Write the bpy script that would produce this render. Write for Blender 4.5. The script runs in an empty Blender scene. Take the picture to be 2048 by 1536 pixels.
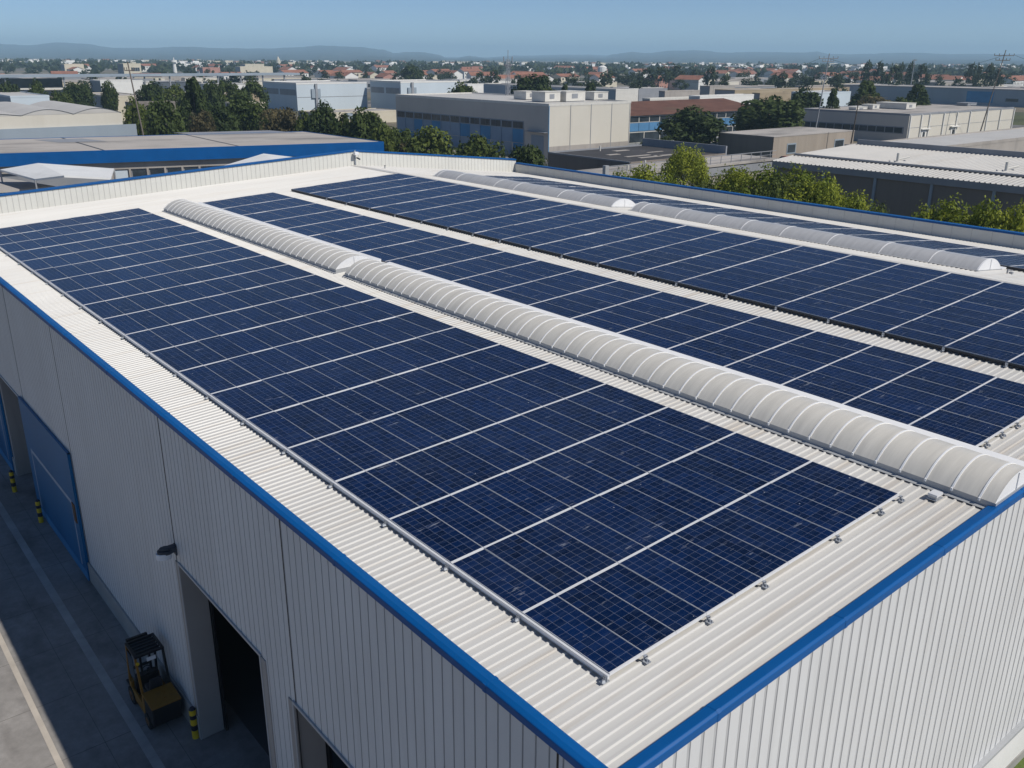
import bpy, math, random
from mathutils import Vector, Matrix, noise
random.seed(11)
scene = bpy.context.scene
COL = scene.collection
U = 0.7                                   # one panel column in metres
ZG = 14.5                                 # yard level below the panel plane, in columns
# ------------------------------------------------------------------ camera
CAMU = (-11.201356564541534, -10.534211513076349, 11.679261978834344)
YAW, PIT, ROLL, FPX = 0.8848971586351135, 0.34592075179224524, 0.0054760676612039755, 1820.6073542364307
Fv = Vector((math.cos(YAW)*math.cos(PIT), math.sin(YAW)*math.cos(PIT), -math.sin(PIT)))
Rt = Vector((math.sin(YAW), -math.cos(YAW), 0)); Up = Rt.cross(Fv)
Rv = math.cos(ROLL)*Rt + math.sin(ROLL)*Up; Uv = -math.sin(ROLL)*Rt + math.cos(ROLL)*Up
CAM = Vector((CAMU[0]*U, CAMU[1]*U, (CAMU[2]+ZG)*U))
cd = bpy.data.cameras.new('camera'); co = bpy.data.objects.new('camera', cd); COL.objects.link(co)
M3 = Matrix((Rv, Uv, -Fv)).transposed()
co.matrix_world = Matrix.Translation(CAM) @ M3.to_4x4()
cd.sensor_width = 36; cd.lens = FPX/2048*36; cd.clip_start = .3; cd.clip_end = 60000
scene.camera = co

def ray(px, py): return Fv + Rv*((px-1024)/FPX) - Uv*((py-768)/FPX)
def onZ(px, py, z): d = ray(px, py); return CAM + d*((z-CAM.z)/d.z)
def onX(px, py, x): d = ray(px, py); return CAM + d*((x-CAM.x)/d.x)
def onY(px, py, y): d = ray(px, py); return CAM + d*((y-CAM.y)/d.y)
def atD(px, py, d): return CAM + ray(px, py)*d
def proj(p):
    d = Vector(p)-CAM; k = d.dot(Fv)
    if k < .1: return None
    return (1024+FPX*d.dot(Rv)/k, 768-FPX*d.dot(Uv)/k)

# ------------------------------------------------------------------ materials
MAT = {}
def nt(name):
    m = bpy.data.materials.new(name); m.use_nodes = True
    n = m.node_tree.nodes; l = m.node_tree.links
    return m, n, l, n['Principled BSDF']
def mapped(n, l, scale, coord='Object'):
    tc = n.new('ShaderNodeTexCoord'); mp = n.new('ShaderNodeMapping')
    mp.inputs['Scale'].default_value = scale
    l.new(tc.outputs[coord], mp.inputs[0]); return mp.outputs[0]
def noise_tex(n, l, vec, scale, detail=4, rough=.6):
    t = n.new('ShaderNodeTexNoise'); t.inputs['Scale'].default_value = scale
    t.inputs['Detail'].default_value = detail; t.inputs['Roughness'].default_value = rough
    if vec is not None: l.new(vec, t.inputs['Vector'])
    return t.outputs['Fac']
def ramp(n, l, fac, stops):
    r = n.new('ShaderNodeValToRGB'); e = r.color_ramp.elements
    while len(e) < len(stops): e.new(.5)
    for i, (p, c) in enumerate(stops):
        e[i].position = p; e[i].color = (*c, 1) if len(c) == 3 else c
    l.new(fac, r.inputs[0]); return r.outputs[0]
def mixc(n, l, fac, a, b, mode='MIX'):
    m = n.new('ShaderNodeMix'); m.data_type = 'RGBA'; m.blend_type = mode
    for s, v in ((m.inputs[0], fac), (m.inputs[6], a), (m.inputs[7], b)):
        if isinstance(v, (int, float)): s.default_value = v
        elif isinstance(v, tuple): s.default_value = (*v, 1)
        else: l.new(v, s)
    return m.outputs[2]
def mth(n, l, op, a, b=None, c=None):
    m = n.new('ShaderNodeMath'); m.operation = op
    for i, v in enumerate((a, b, c)):
        if v is None: continue
        if isinstance(v, (int, float)): m.inputs[i].default_value = v
        else: l.new(v, m.inputs[i])
    return m.outputs[0]
def surf(name, col, rough=.6, var=.12, scale=1.5, stretch=(1, 1, 1), metallic=0, spec=.3, dirt=None, dscale=.4, dstretch=(1, 1, 1), dlo=.55, dhi=.8, damt=.6, bump=0):
    """plain paint/metal/concrete with uneven tone and optional stains"""
    m, n, l, b = nt(name)
    v = mapped(n, l, stretch)
    f = noise_tex(n, l, v, scale, 5)
    lo = tuple(c*(1-var) for c in col); hi = tuple(min(.95, c*(1+var)) for c in col)
    c = ramp(n, l, f, [(.3, lo), (.7, hi)])
    if dirt:
        v2 = mapped(n, l, dstretch); f2 = noise_tex(n, l, v2, dscale, 6, .65)
        k = ramp(n, l, f2, [(dlo, (0, 0, 0)), (dhi, (damt, damt, damt))])
        c = mixc(n, l, k, c, dirt)
    l.new(c, b.inputs['Base Color'])
    b.inputs['Roughness'].default_value = rough; b.inputs['Metallic'].default_value = metallic
    b.inputs['Specular IOR Level'].default_value = spec
    if bump:
        bp = n.new('ShaderNodeBump'); bp.inputs['Strength'].default_value = bump; bp.inputs['Distance'].default_value = .02
        l.new(noise_tex(n, l, v, scale*6, 6), bp.inputs['Height']); l.new(bp.outputs[0], b.inputs['Normal'])
    MAT[name] = m; return m

surf('roof_sheet', (.56, .547, .52), .42, .06, .35, (.25, 1, 1), dirt=(.40, .33, .25), dscale=1.1, dstretch=(.10, 3.2, 1), dlo=.52, dhi=.76, damt=.62)
surf('wall_sheet', (.63, .63, .62), .45, .05, .3, dirt=(.44, .43, .41), dscale=.9, dstretch=(1.6, 1.6, .10), dlo=.50, dhi=.80, damt=.5)
surf('parapet_groove_shaded', (.47, .46, .43), .6, .05)  # parapet colour lowered in its grooves, painting in recess shade
surf('wall_groove_shaded', (.44, .44, .435), .6, .05)  # wall sheet colour darkened for the grooves to stand in for their shade
surf('parapet_sheet', (.66, .65, .60), .5, .06, .5, dirt=(.35, .33, .28), dscale=1.0, dstretch=(1.5, 1.5, .25), dlo=.58, dhi=.85, damt=.45)
surf('blue_trim', (.002, .083, .275), .42, .10, .6, spec=.22, dirt=(.012, .10, .32), dscale=.8, damt=.5)
surf('blue_door', (.002, .115, .27), .45, .12, .5, (1, 1, .2))
surf('door_stripe', (.30, .36, .44), .6, .15, 2)
surf('rusty_steel', (.16, .08, .035), .8, .3, 4)
surf('concrete', (.33, .32, .30), .9, .12, .6, dirt=(.14, .12, .09), dscale=.7, damt=.6, bump=.3)
surf('aluminium', (.72, .72, .73), .42, .05, 2, metallic=.15, spec=.5)
surf('galvanised', (.45, .47, .50), .45, .2, 8, metallic=.6)
surf('dark_rail', (.035, .038, .045), .5, .2, 3)
surf('rib_white', (.80, .80, .80), .4, .03)
surf('curb_metal', (.42, .43, .44), .45, .08, .6, metallic=.2)
surf('end_white', (.78, .78, .78), .5, .04)
surf('black_paint', (.012, .012, .014), .45, .2, 4)
surf('rubber', (.018, .018, .018), .85, .3, 6)
surf('fork_yellow', (.25, .118, .012), .5, .2, 3, dirt=(.06, .04, .025), dscale=3, dlo=.48, damt=.75)
surf('bollard_yellow', (.62, .42, .02), .5, .12, 4)
surf('bollard_black', (.02, .022, .035), .5, .2, 4)
surf('lamp_grey', (.04, .05, .065), .4, .1, 4)
surf('seat_black', (.03, .03, .035), .55, .2, 5)
# background stock
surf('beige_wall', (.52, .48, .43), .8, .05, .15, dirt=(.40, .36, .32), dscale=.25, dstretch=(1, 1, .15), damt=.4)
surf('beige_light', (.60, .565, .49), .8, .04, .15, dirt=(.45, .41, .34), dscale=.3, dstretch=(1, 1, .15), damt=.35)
surf('cream_wall', (.58, .53, .42), .85, .08, .3)
surf('pale_blue_wall', (.52, .585, .635), .7, .05, .12, (1, 1, .15))
surf('slate_wall', (.28, .33, .38), .7, .1, .12, (1, 1, .2))  # also serves as painted shade on the left walls of pale buildings
surf('mid_blue', (.05, .22, .42), .6, .15, .3)
surf('grey_blue', (.22, .30, .40), .6, .12, .3)
surf('sky_blue', (.085, .22, .40), .6, .1, .4)
surf('dark_glass', (.035, .045, .055), .15, .5, .35, spec=.5)
surf('white_wall', (.70, .69, .66), .8, .06, .4)
surf('white_roof', (.49, .475, .45), .6, .06, .2, dirt=(.36, .32, .27), dscale=.3, dstretch=(.2, 1, 1), damt=.5)
surf('canopy_white', (.70, .70, .69), .55, .05, .5)
surf('old_roof', (.40, .37, .34), .85, .08, .12, dirt=(.13, .125, .12), dscale=.12, dstretch=(.5, 2.2, 1), dlo=.50, dhi=.7, damt=.75)
surf('tar_roof', (.055, .053, .055), .9, .25, .12, dirt=(.20, .19, .18), dscale=.25, dlo=.6, dhi=.75, damt=.5)
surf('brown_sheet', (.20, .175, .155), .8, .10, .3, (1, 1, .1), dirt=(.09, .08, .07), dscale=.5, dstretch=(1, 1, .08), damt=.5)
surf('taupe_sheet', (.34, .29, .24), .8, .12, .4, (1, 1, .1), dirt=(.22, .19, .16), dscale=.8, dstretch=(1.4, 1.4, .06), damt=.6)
surf('old_concrete', (.36, .33, .30), .9, .12, .3, dirt=(.15, .14, .13), dscale=.5, dstretch=(1.2, 1.2, .12), damt=.6)
surf('grey_trim', (.26, .27, .29), .6, .1, .4)
surf('rust_roof', (.125, .060, .042), .8, .25, .25, (1, 2, 1), dirt=(.10, .085, .05), dscale=.12, damt=.7)
surf('tile_roof', (.27, .125, .085), .85, .2, .4)
surf('hvac_white', (.62, .60, .55), .6, .08, .8)
surf('wood_pole', (.17, .145, .125), .85, .2, 2)
surf('steel_pole', (.30, .31, .33), .5, .1, 1)
surf('brick_pink', (.40, .22, .18), .85, .12, .3)
surf('sand', (.36, .29, .20), .9, .2, .05)
surf('bark', (.09, .07, .055), .9, .2, 5)
surf('joint_dirt', (.12, .115, .11), .9, .3, 2)
surf('paint_line', (.37, .36, .34), .8, .2, 1.2)
surf('paint_ochre', (.45, .40, .34), .85, .15, 1.2)
surf('car_white', (.72, .72, .72), .3, .02)
surf('car_dark', (.03, .035, .045), .3, .02)
surf('car_red', (.25, .03, .02), .3, .02)

def leafmat(name, dark, light):
    m, n, l, b = nt(name)
    v = mapped(n, l, (1, 1, 1)); f = noise_tex(n, l, v, 5.5, 3)
    oi = n.new('ShaderNodeObjectInfo')
    f2 = mth(n, l, 'ADD', f, mth(n, l, 'MULTIPLY', mth(n, l, 'SUBTRACT', oi.outputs['Random'], .5), .22))
    c = ramp(n, l, f2, [(.32, dark), (.68, light)])
    l.new(c, b.inputs['Base Color']); b.inputs['Roughness'].default_value = .65; b.inputs['Specular IOR Level'].default_value = .2
    tr = n.new('ShaderNodeBsdfTranslucent'); l.new(c, tr.inputs[0])
    mx = n.new('ShaderNodeMixShader'); mx.inputs[0].default_value = .28
    l.new(b.outputs[0], mx.inputs[1]); l.new(tr.outputs[0], mx.inputs[2]); l.new(mx.outputs[0], n['Material Output'].inputs[0])
    MAT[name] = m
leafmat('leaf_dark', (.024, .042, .012), (.082, .112, .026))
leafmat('leaf_mid', (.035, .058, .013), (.12, .15, .030))
leafmat('leaf_bright', (.095, .135, .013), (.30, .33, .034))
leafmat('leaf_brown', (.055, .050, .024), (.14, .115, .052))
leafmat('leaf_far', (.025, .040, .018), (.06, .08, .03))

def cellmat():
    """crystalline cells: 4 x 12 grid over the sheet's own UV, fine bus bars, uneven cell tint, dust specks"""
    m, n, l, b = nt('cells'); MAT['cells'] = m
    uv = n.new('ShaderNodeUVMap'); uv.uv_map = 'uv'
    sp = n.new('ShaderNodeSeparateXYZ'); l.new(uv.outputs[0], sp.inputs[0])
    def line(coord, count, half, shift=0):
        k = mth(n, l, 'FRACT', mth(n, l, 'ADD', mth(n, l, 'MULTIPLY', coord, float(count)), shift+.5))
        d = mth(n, l, 'ABSOLUTE', mth(n, l, 'SUBTRACT', k, .5))
        return mth(n, l, 'LESS_THAN', d, half)
    gu = line(sp.outputs[0], 4, .011); gv = line(sp.outputs[1], 12, .010)
    bus = line(sp.outputs[0], 16, .022, .5); fine = line(sp.outputs[1], 36, .03, .5)
    grid = mth(n, l, 'MAXIMUM', gu, gv)
    cu = mth(n, l, 'FLOOR', mth(n, l, 'MULTIPLY', sp.outputs[0], 4.0)); cv = mth(n, l, 'FLOOR', mth(n, l, 'MULTIPLY', sp.outputs[1], 12.0))
    cb = n.new('ShaderNodeCombineXYZ'); l.new(cu, cb.inputs[0]); l.new(cv, cb.inputs[1])
    oi = n.new('ShaderNodeObjectInfo'); l.new(mth(n, l, 'MULTIPLY', oi.outputs['Random'], 50.0), cb.inputs[2])
    wn = n.new('ShaderNodeTexWhiteNoise'); l.new(cb.outputs[0], wn.inputs['Vector'])
    geo = n.new('ShaderNodeNewGeometry')
    mp = n.new('ShaderNodeMapping'); mp.inputs['Scale'].default_value = (1, 1, 1); l.new(geo.outputs['Position'], mp.inputs[0])
    cry = noise_tex(n, l, mp.outputs[0], 14, 4, .7)
    tint = mth(n, l, 'ADD', mth(n, l, 'ADD', mth(n, l, 'MULTIPLY', wn.outputs['Value'], .42), mth(n, l, 'MULTIPLY', cry, .42)), mth(n, l, 'MULTIPLY', oi.outputs['Random'], .28))
    c = ramp(n, l, tint, [(.15, (.0004, .0045, .021)), (.85, (.0018, .0140, .064))])
    c = mixc(n, l, mth(n, l, 'MULTIPLY', bus, .16), c, (.10, .13, .20))
    c = mixc(n, l, mth(n, l, 'MULTIPLY', fine, .12), c, (.06, .09, .18))
    c = mixc(n, l, mth(n, l, 'MULTIPLY', grid, .6), c, (.30, .33, .42))
    # dust film and smears
    dust = ramp(n, l, noise_tex(n, l, mp.outputs[0], .45, 5, .6), [(.45, (0, 0, 0)), (.8, (.03, .03, .03))])
    c = mixc(n, l, dust, c, (.20, .22, .26))
    mp2 = n.new('ShaderNodeMapping'); mp2.inputs['Scale'].default_value = (.7, 3.5, 1); mp2.inputs['Rotation'].default_value = (0, 0, .25); l.new(geo.outputs['Position'], mp2.inputs[0])
    sm = ramp(n, l, noise_tex(n, l, mp2.outputs[0], 2.4, 5, .62), [(.645, (0, 0, 0)), (.72, (.42, .42, .42))])
    c = mixc(n, l, sm, c, (.38, .40, .45))
    mp3 = n.new('ShaderNodeMapping'); mp3.inputs['Scale'].default_value = (1.1, 7, 1); mp3.inputs['Rotation'].default_value = (0, 0, -.12); l.new(geo.outputs['Position'], mp3.inputs[0])
    wisp = ramp(n, l, noise_tex(n, l, mp3.outputs[0], 1.5, 7, .7), [(.50, (0, 0, 0)), (.72, (.10, .10, .10))])
    c = mixc(n, l, wisp, c, (.12, .18, .32))
    film = ramp(n, l, noise_tex(n, l, mp.outputs[0], .16, 4, .55), [(.42, (0, 0, 0)), (.66, (.035, .035, .035))])
    c = mixc(n, l, film, c, (.10, .17, .34))
    vo = n.new('ShaderNodeTexVoronoi'); vo.inputs['Scale'].default_value = 2.3; l.new(mp.outputs[0], vo.inputs['Vector'])
    spk = mth(n, l, 'LESS_THAN', vo.outputs['Distance'], .035)
    c = mixc(n, l, mth(n, l, 'MULTIPLY', spk, .6), c, (.50, .50, .52))
    rr = ramp(n, l, noise_tex(n, l, mp.outputs[0], 1.3, 4), [(.3, (.10, .10, .10)), (.75, (.26, .26, .26))])
    # anti-reflective glass: the glancing mirror stays limited
    df = n.new('ShaderNodeBsdfDiffuse'); gl = n.new('ShaderNodeBsdfGlossy'); fr = n.new('ShaderNodeFresnel'); mx = n.new('ShaderNodeMixShader')
    fr.inputs['IOR'].default_value = 1.34; l.new(c, df.inputs[0]); l.new(rr, gl.inputs['Roughness'])
    l.new(mth(n, l, 'MINIMUM', fr.outputs[0], .30), mx.inputs[0]); l.new(df.outputs[0], mx.inputs[1]); l.new(gl.outputs[0], mx.inputs[2])
    l.new(mx.outputs[0], n['Material Output'].inputs[0]); n.remove(b)
cellmat()

def vaultmat(name, col, lines):
    """weathered translucent sheet of the barrel rooflights"""
    m, n, l, b = nt(name); MAT[name] = m
    v = mapped(n, l, (.5, 4.5, .5)); f = noise_tex(n, l, v, 1.3, 5)
    c = ramp(n, l, f, [(.3, tuple(x*.88 for x in col)), (.7, tuple(x*1.1 for x in col))])
    l.new(c, b.inputs['Base Color']); b.inputs['Roughness'].default_value = .33; b.inputs['Specular IOR Level'].default_value = .5
    tr = n.new('ShaderNodeBsdfTranslucent'); l.new(c, tr.inputs[0])
    mx = n.new('ShaderNodeMixShader'); mx.inputs[0].default_value = .12
    l.new(b.outputs[0], mx.inputs[1]); l.new(tr.outputs[0], mx.inputs[2]); l.new(mx.outputs[0], n['Material Output'].inputs[0])
vaultmat('vault_cream', (.71, .675, .605), True)
vaultmat('vault_grey', (.50, .50, .505), True)

def yardmat():
    m, n, l, b = nt('yard_concrete'); MAT['yard_concrete'] = m
    v = mapped(n, l, (1, 1, 1))
    a = ramp(n, l, noise_tex(n, l, v, .35, 6, .65), [(.3, (.23, .215, .20)), (.7, (.33, .31, .29))])
    g = ramp(n, l, noise_tex(n, l, v, 3.5, 6, .7), [(.3, (.82, .82, .82)), (.75, (1.1, 1.1, 1.1))])
    c = mixc(n, l, 1.0, a, g, 'MULTIPLY')
    st = ramp(n, l, noise_tex(n, l, mapped(n, l, (1, .5, 1)), .55, 6, .6), [(.50, (0, 0, 0)), (.72, (.70, .70, .70))])
    c = mixc(n, l, st, c, (.095, .085, .08))
    l.new(c, b.inputs['Base Color']); b.inputs['Roughness'].default_value = .85; b.inputs['Specular IOR Level'].default_value = .2
    bp = n.new('ShaderNodeBump'); bp.inputs['Strength'].default_value = .25; bp.inputs['Distance'].default_value = .01
    l.new(noise_tex(n, l, v, 12, 6), bp.inputs['Height']); l.new(bp.outputs[0], b.inputs['Normal'])
yardmat()
def groundmat():
    m, n, l, b = nt('ground'); MAT['ground'] = m
    v = mapped(n, l, (1, 1, 1))
    vo = n.new('ShaderNodeTexVoronoi'); vo.inputs['Scale'].default_value = .02; l.new(v, vo.inputs['Vector'])
    wn = n.new('ShaderNodeSeparateColor'); l.new(vo.outputs['Color'], wn.inputs[0])
    c = ramp(n, l, wn.outputs[0], [(0, (.16, .155, .15)), (.35, (.26, .24, .21)), (.55, (.055, .07, .03)), (.8, (.21, .18, .14)), (1, (.09, .10, .05))])
    f = ramp(n, l, noise_tex(n, l, v, .05, 8, .7), [(.3, (.6, .6, .6)), (.7, (1.25, 1.25, 1.25))])
    c = mixc(n, l, 1.0, c, f, 'MULTIPLY'); l.new(c, b.inputs['Base Color']); b.inputs['Roughness'].default_value = .95
    b.inputs['Specular IOR Level'].default_value = .1
groundmat()
surf('asphalt', (.085, .083, .082), .9, .2, .2)
surf('hill_scrub', (.040, .058, .062), .95, .35, .004, dirt=(.42, .36, .32), dscale=.011, dlo=.60, dhi=.70, damt=.55)
surf('verge_grass', (.10, .14, .035), .95, .4, 3, bump=.6)

# ------------------------------------------------------------------ mesh builder
class MB:
    def __init__(s): s.v = []; s.f = []; s.m = []; s.uv = {}
    def face(s, pts, mi=0, uv=None):
        i = len(s.v); s.v += [tuple(p) for p in pts]; s.f.append(tuple(range(i, i+len(pts)))); s.m.append(mi)
        if uv: s.uv[len(s.f)-1] = uv
    def box(s, a, b, mi=0, skip=''):
        x0, y0, z0 = a; x1, y1, z1 = b
        p = [(x0,y0,z0),(x1,y0,z0),(x1,y1,z0),(x0,y1,z0),(x0,y0,z1),(x1,y0,z1),(x1,y1,z1),(x0,y1,z1)]
        i = len(s.v); s.v += p
        for k, q in (('b',(0,3,2,1)),('t',(4,5,6,7)),('f',(0,1,5,4)),('r',(1,2,6,5)),('k',(2,3,7,6)),('l',(3,0,4,7))):
            if k in skip: continue
            s.f.append(tuple(i+j for j in q)); s.m.append(mi)
    def hexa(s, lo, hi, mi=0):
        """prism between two quads of matching corners"""
        i = len(s.v); s.v += [tuple(p) for p in lo]+[tuple(p) for p in hi]; n = len(lo)
        s.f.append(tuple(i+j for j in reversed(range(n)))); s.f.append(tuple(i+n+j for j in range(n))); s.m += [mi, mi]
        for j in range(n): s.f.append((i+j, i+(j+1)%n, i+n+(j+1)%n, i+n+j)); s.m.append(mi)
    def tube(s, a, b, r0, r1=None, n=10, mi=0, caps=True):
        a = Vector(a); b = Vector(b); r1 = r0 if r1 is None else r1
        d = (b-a).normalized(); x = d.orthogonal().normalized(); y = d.cross(x)
        lo = [a+(x*math.cos(t*2*math.pi/n)+y*math.sin(t*2*math.pi/n))*r0 for t in range(n)]
        hi = [b+(x*math.cos(t*2*math.pi/n)+y*math.sin(t*2*math.pi/n))*r1 for t in range(n)]
        i = len(s.v); s.v += [tuple(p) for p in lo+hi]
        for j in range(n): s.f.append((i+j, i+(j+1)%n, i+n+(j+1)%n, i+n+j)); s.m.append(mi)
        if caps:
            s.f.append(tuple(i+j for j in reversed(range(n)))); s.f.append(tuple(i+n+j for j in range(n))); s.m += [mi, mi]
    def mesh(s, name, mats):
        me = bpy.data.meshes.new(name); me.from_pydata(s.v, [], s.f)
        for m in (mats if isinstance(mats, (list, tuple)) else [mats]): me.materials.append(MAT[m])
        me.polygons.foreach_set('material_index', s.m)
        if s.uv:
            ul = me.uv_layers.new(name='uv')
            for fi, q in s.uv.items():
                for li, c in zip(me.polygons[fi].loop_indices, q): ul.data[li].uv = c
        me.update(); return me
    def build(s, name, mats, parent=None, bevel=0, smooth=False):
        me = s.mesh(name, mats); o = bpy.data.objects.new(name, me); COL.objects.link(o)
        if parent is not None: o.parent = parent
        if bevel:
            md = o.modifiers.new('bevel', 'BEVEL'); md.width = bevel; md.segments = 2; md.limit_method = 'ANGLE'
        if smooth:
            for p in me.polygons: p.use_smooth = True
        return o
def tag(o, label=None, cat=None, group=None, kind=None):
    for k, v in (('label', label), ('category', cat), ('group', group), ('kind', kind)):
        if v: o[k] = v
    return o
def thing(name, label, cat, loc=(0, 0, 0), group=None, rz=0):
    o = bpy.data.objects.new(name, None); COL.objects.link(o); o.location = loc; o.rotation_euler.z = rz
    o.empty_display_size = .2
    return tag(o, label, cat, group)
def copy_tree(o, parent=None):
    c = o.copy(); COL.objects.link(c); c.parent = parent
    for ch in o.children: copy_tree(ch, c)
    return c
ORD = ['zeroth','first','second','third','fourth','fifth','sixth','seventh','eighth','ninth','tenth','eleventh','twelfth','thirteenth','fourteenth','fifteenth','sixteenth','seventeenth','eighteenth','nineteenth','twentieth','twenty-first']
CARD = ['zero','one','two','three','four','five','six','seven','eight','nine','ten','eleven','twelve','thirteen','fourteen','fifteen','sixteen','seventeen','eighteen','nineteen','twenty','twenty-one','twenty-two','twenty-three','twenty-four']

# ------------------------------------------------------------------ setting: ground, yard, hills, haze
m = MB(); m.face([(-11500,-11500,0),(11500,-11500,0),(11500,11500,0),(-11500,11500,0)]); tag(m.build('ground', 'ground'), kind='structure')
m = MB(); m.box((-60,-45,.0),(38.3,49.5,.02)); tag(m.build('yard', 'yard_concrete'), kind='structure')
# slab joints scored in the yard and its two painted lines
m = MB()
for x in (-3.55, -1.93, -6.6, -9.6): m.box((x-.006,-12,.021),(x+.006,49,.0235))
y = -9.0
while y < 49:
    m.box((-20,y-.006,.0212),(-1.42,y+.006,.0238)); y += 2.77
tag(m.build('yard_slab_joints', 'joint_dirt'), kind='structure')
m = MB(); m.box((-2.84,-10,.024),(-2.58,48,.027)); tag(m.build('yard_painted_line', 'paint_line'), kind='structure')
m = MB(); m.box((-4.86,-10,.024),(-4.70,48,.027)); tag(m.build('yard_edge_line', 'paint_ochre'), kind='structure')
# raised verge beside the gable end
m = MB(); m.box((1.5,-9,.0),(60,-1.50,2.36)); tag(m.build('verge', 'verge_grass'), kind='structure')
m = MB(); m.box((1.5,-9,2.362),(60,-2.25,2.39)); tag(m.build('gable_path', 'concrete'), kind='structure')
# street beyond the neighbours
a = onZ(1000, 322, 0)
def strip(name, p, q, w, mat, z):
    p = Vector((p[0],p[1],z)); q = Vector((q[0],q[1],z)); d = (q-p).normalized(); s = Vector((-d.y,d.x,0))*w/2
    mm = MB(); mm.face([p-s,q-s,q+s,p+s]); tag(mm.build(name, mat), kind='structure')
strip('street', (-120, 118), (230, 118), 9, 'asphalt', .03)
strip('cross_street', (56, 40), (56, 320), 9, 'asphalt', .035)
strip('far_street', (-300, 330), (500, 330), 12, 'asphalt', .03)

def hills(name, pts, dist, depth, mat='hill_scrub', sub=6):
    """ridge of real width: skyline heights at its far distance, sloping towards us and away"""
    prof = []
    for (x0,y0),(x1,y1) in zip(pts, pts[1:]):
        for k in range(sub):
            t = k/sub; t2 = t*t*(3-2*t); prof.append((x0+(x1-x0)*t, y0+(y1-y0)*t2))
    prof.append(pts[-1]); rows = []
    for i,(px,py) in enumerate(prof):
        top = atD(px, py+random.uniform(-.5,.5), dist); fwd = Vector((top.x-CAM.x, top.y-CAM.y, 0)).normalized()
        h = max(top.z, 1.); row = []
        front = dist-2500 if dist > 5000 else dist-2100
        for t, k in ((-1,0),(-.8,.10),(-.55,.30),(-.3,.62),(-.1,.92),(0,1),(.2,.85),(.6,.35),(1,0)):
            n = noise.noise(Vector((i*.35, t*3.1, dist*.001)))*.13*(1-k)*(1 if abs(t)<1 else 0)
            row.append(top*1 - Vector((0,0,top.z)) + fwd*(depth if t > 0 else front)*t + Vector((0,0,h*(k+n)-(1 if k==0 else 0))))
        rows.append(row)
    mm = MB(); nn = len(rows[0]); mm.v = [tuple(p) for r in rows for p in r]
    for i in range(len(rows)-1):
        for j in range(nn-1):
            a = i*nn+j; mm.f.append((a, a+nn, a+nn+1, a+1)); mm.m.append(0)
    return tag(mm.build(name, mat, smooth=True), kind='structure')
hills('hills', [(-260,110),(-140,96),(0,88),(60,90),(115,85),(165,87),(225,95),(300,96),(355,93),(450,96),(520,97),(590,95),(640,91),(720,94),(765,99),(790,106),(815,104),(845,104),(870,108),(900,117),(940,112),(975,116),(1030,128)], 7200, 1300)
hills('distant_hills', [(840,120),(960,116),(1030,111),(1110,109.5),(1165,109),(1230,111),(1300,118)], 9600, 800)
hills('hills', [(1120,128),(1195,117),(1230,108),(1262,103.5),(1295,106),(1345,101),(1395,100.5),(1450,105),(1520,103.5),(1600,105),(1632,103),(1660,108),(1720,108),(1810,105),(1900,108),(2050,108),(2200,104),(2350,112)], 7600, 1300)
hills('foothills', [(1640,131),(1730,124),(1800,121),(1870,120),(1960,119.5),(2050,121),(2180,122),(2300,128)], 4200, 900)

# haze: closed box of thin even air round the whole place
m = MB(); m.box((-11900,-11900,-1),(11900,11900,150)); hz = m.build('haze', 'paint_line'); hz.data.materials.clear()
mh = bpy.data.materials.new('air'); mh.use_nodes = True; n = mh.node_tree.nodes; n.remove(n['Principled BSDF'])
pv = n.new('ShaderNodeVolumePrincipled'); pv.inputs['Color'].default_value = (.54, .80, 1, 1); pv.inputs['Density'].default_value = .0002
pv.inputs['Anisotropy'].default_value = 0
mh.node_tree.links.new(pv.outputs[0], n['Material Output'].inputs['Volume']); hz.data.materials.append(mh); tag(hz, kind='stuff')

# ------------------------------------------------------------------ the warehouse
S1, S2, XRU = .05114906, .1031741, 34.281
def zp(xu):                                   # panel plane, metres above yard
    return (S1*xu if xu < XRU else S1*XRU-S2*(xu-XRU))*U + ZG*U
def zr(xu): return zp(xu)-.14                 # roof pan
XL, XW, XI, XR_, YG, YF = -1.92, 54.6, -1.66, 54.49, -2.06, 69.393
fy = lambda y: -10.534+(y+10.534)*1.0198          # yard wall measures, in columns
fz = lambda z: 11.679-(11.679-z)*1.0198
wh = thing('warehouse', 'long white ribbed metal warehouse with blue edge trim under the solar panels', 'warehouse', (0, 0, 0))
# roof: trapezoid ribs running down both slopes
m = MB(); per = .175; y0, y1 = -1.95*U, YF*U; prof = []
y = y0
while y < y1:
    prof += [(y, 0), (y+.098, 0), (y+.115, .026), (y+.150, .026), (y+.167, 0)]; y += per
prof = [p for p in prof if p[0] < y1]+[(y1, 0)]
xs = [-1.9, 8, 16, 24, 31, XRU, 38, 46, XR_]
nX = len(xs)
for yy, dz in prof:
    for x in xs: m.v.append((x*U, yy, zr(x)+dz))
for i in range(len(prof)-1):
    for j in range(nX-1):
        a = i*nX+j; m.f.append((a, a+1, a+nX+1, a+nX)); m.m.append(0)
m.build('roof', 'roof_sheet', wh)
m = MB()                                      # low ridge flashing over the rib ends
for i in range(60):
    a, b = y0+(y1-y0)*i/60, y0+(y1-y0)*(i+1)/60-.004
    m.hexa([((XRU-.45)*U,a,zr(XRU-.45)+.032),((XRU-.45)*U,b,zr(XRU-.45)+.032),(XRU*U,b,zr(XRU)+.034),(XRU*U,a,zr(XRU)+.034)],
           [((XRU-.45)*U,a,zr(XRU-.45)+.037),((XRU-.45)*U,b,zr(XRU-.45)+.037),(XRU*U,b,zr(XRU)+.046),(XRU*U,a,zr(XRU)+.046)])
m.build('ridge_flashing', 'roof_sheet', wh)

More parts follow.
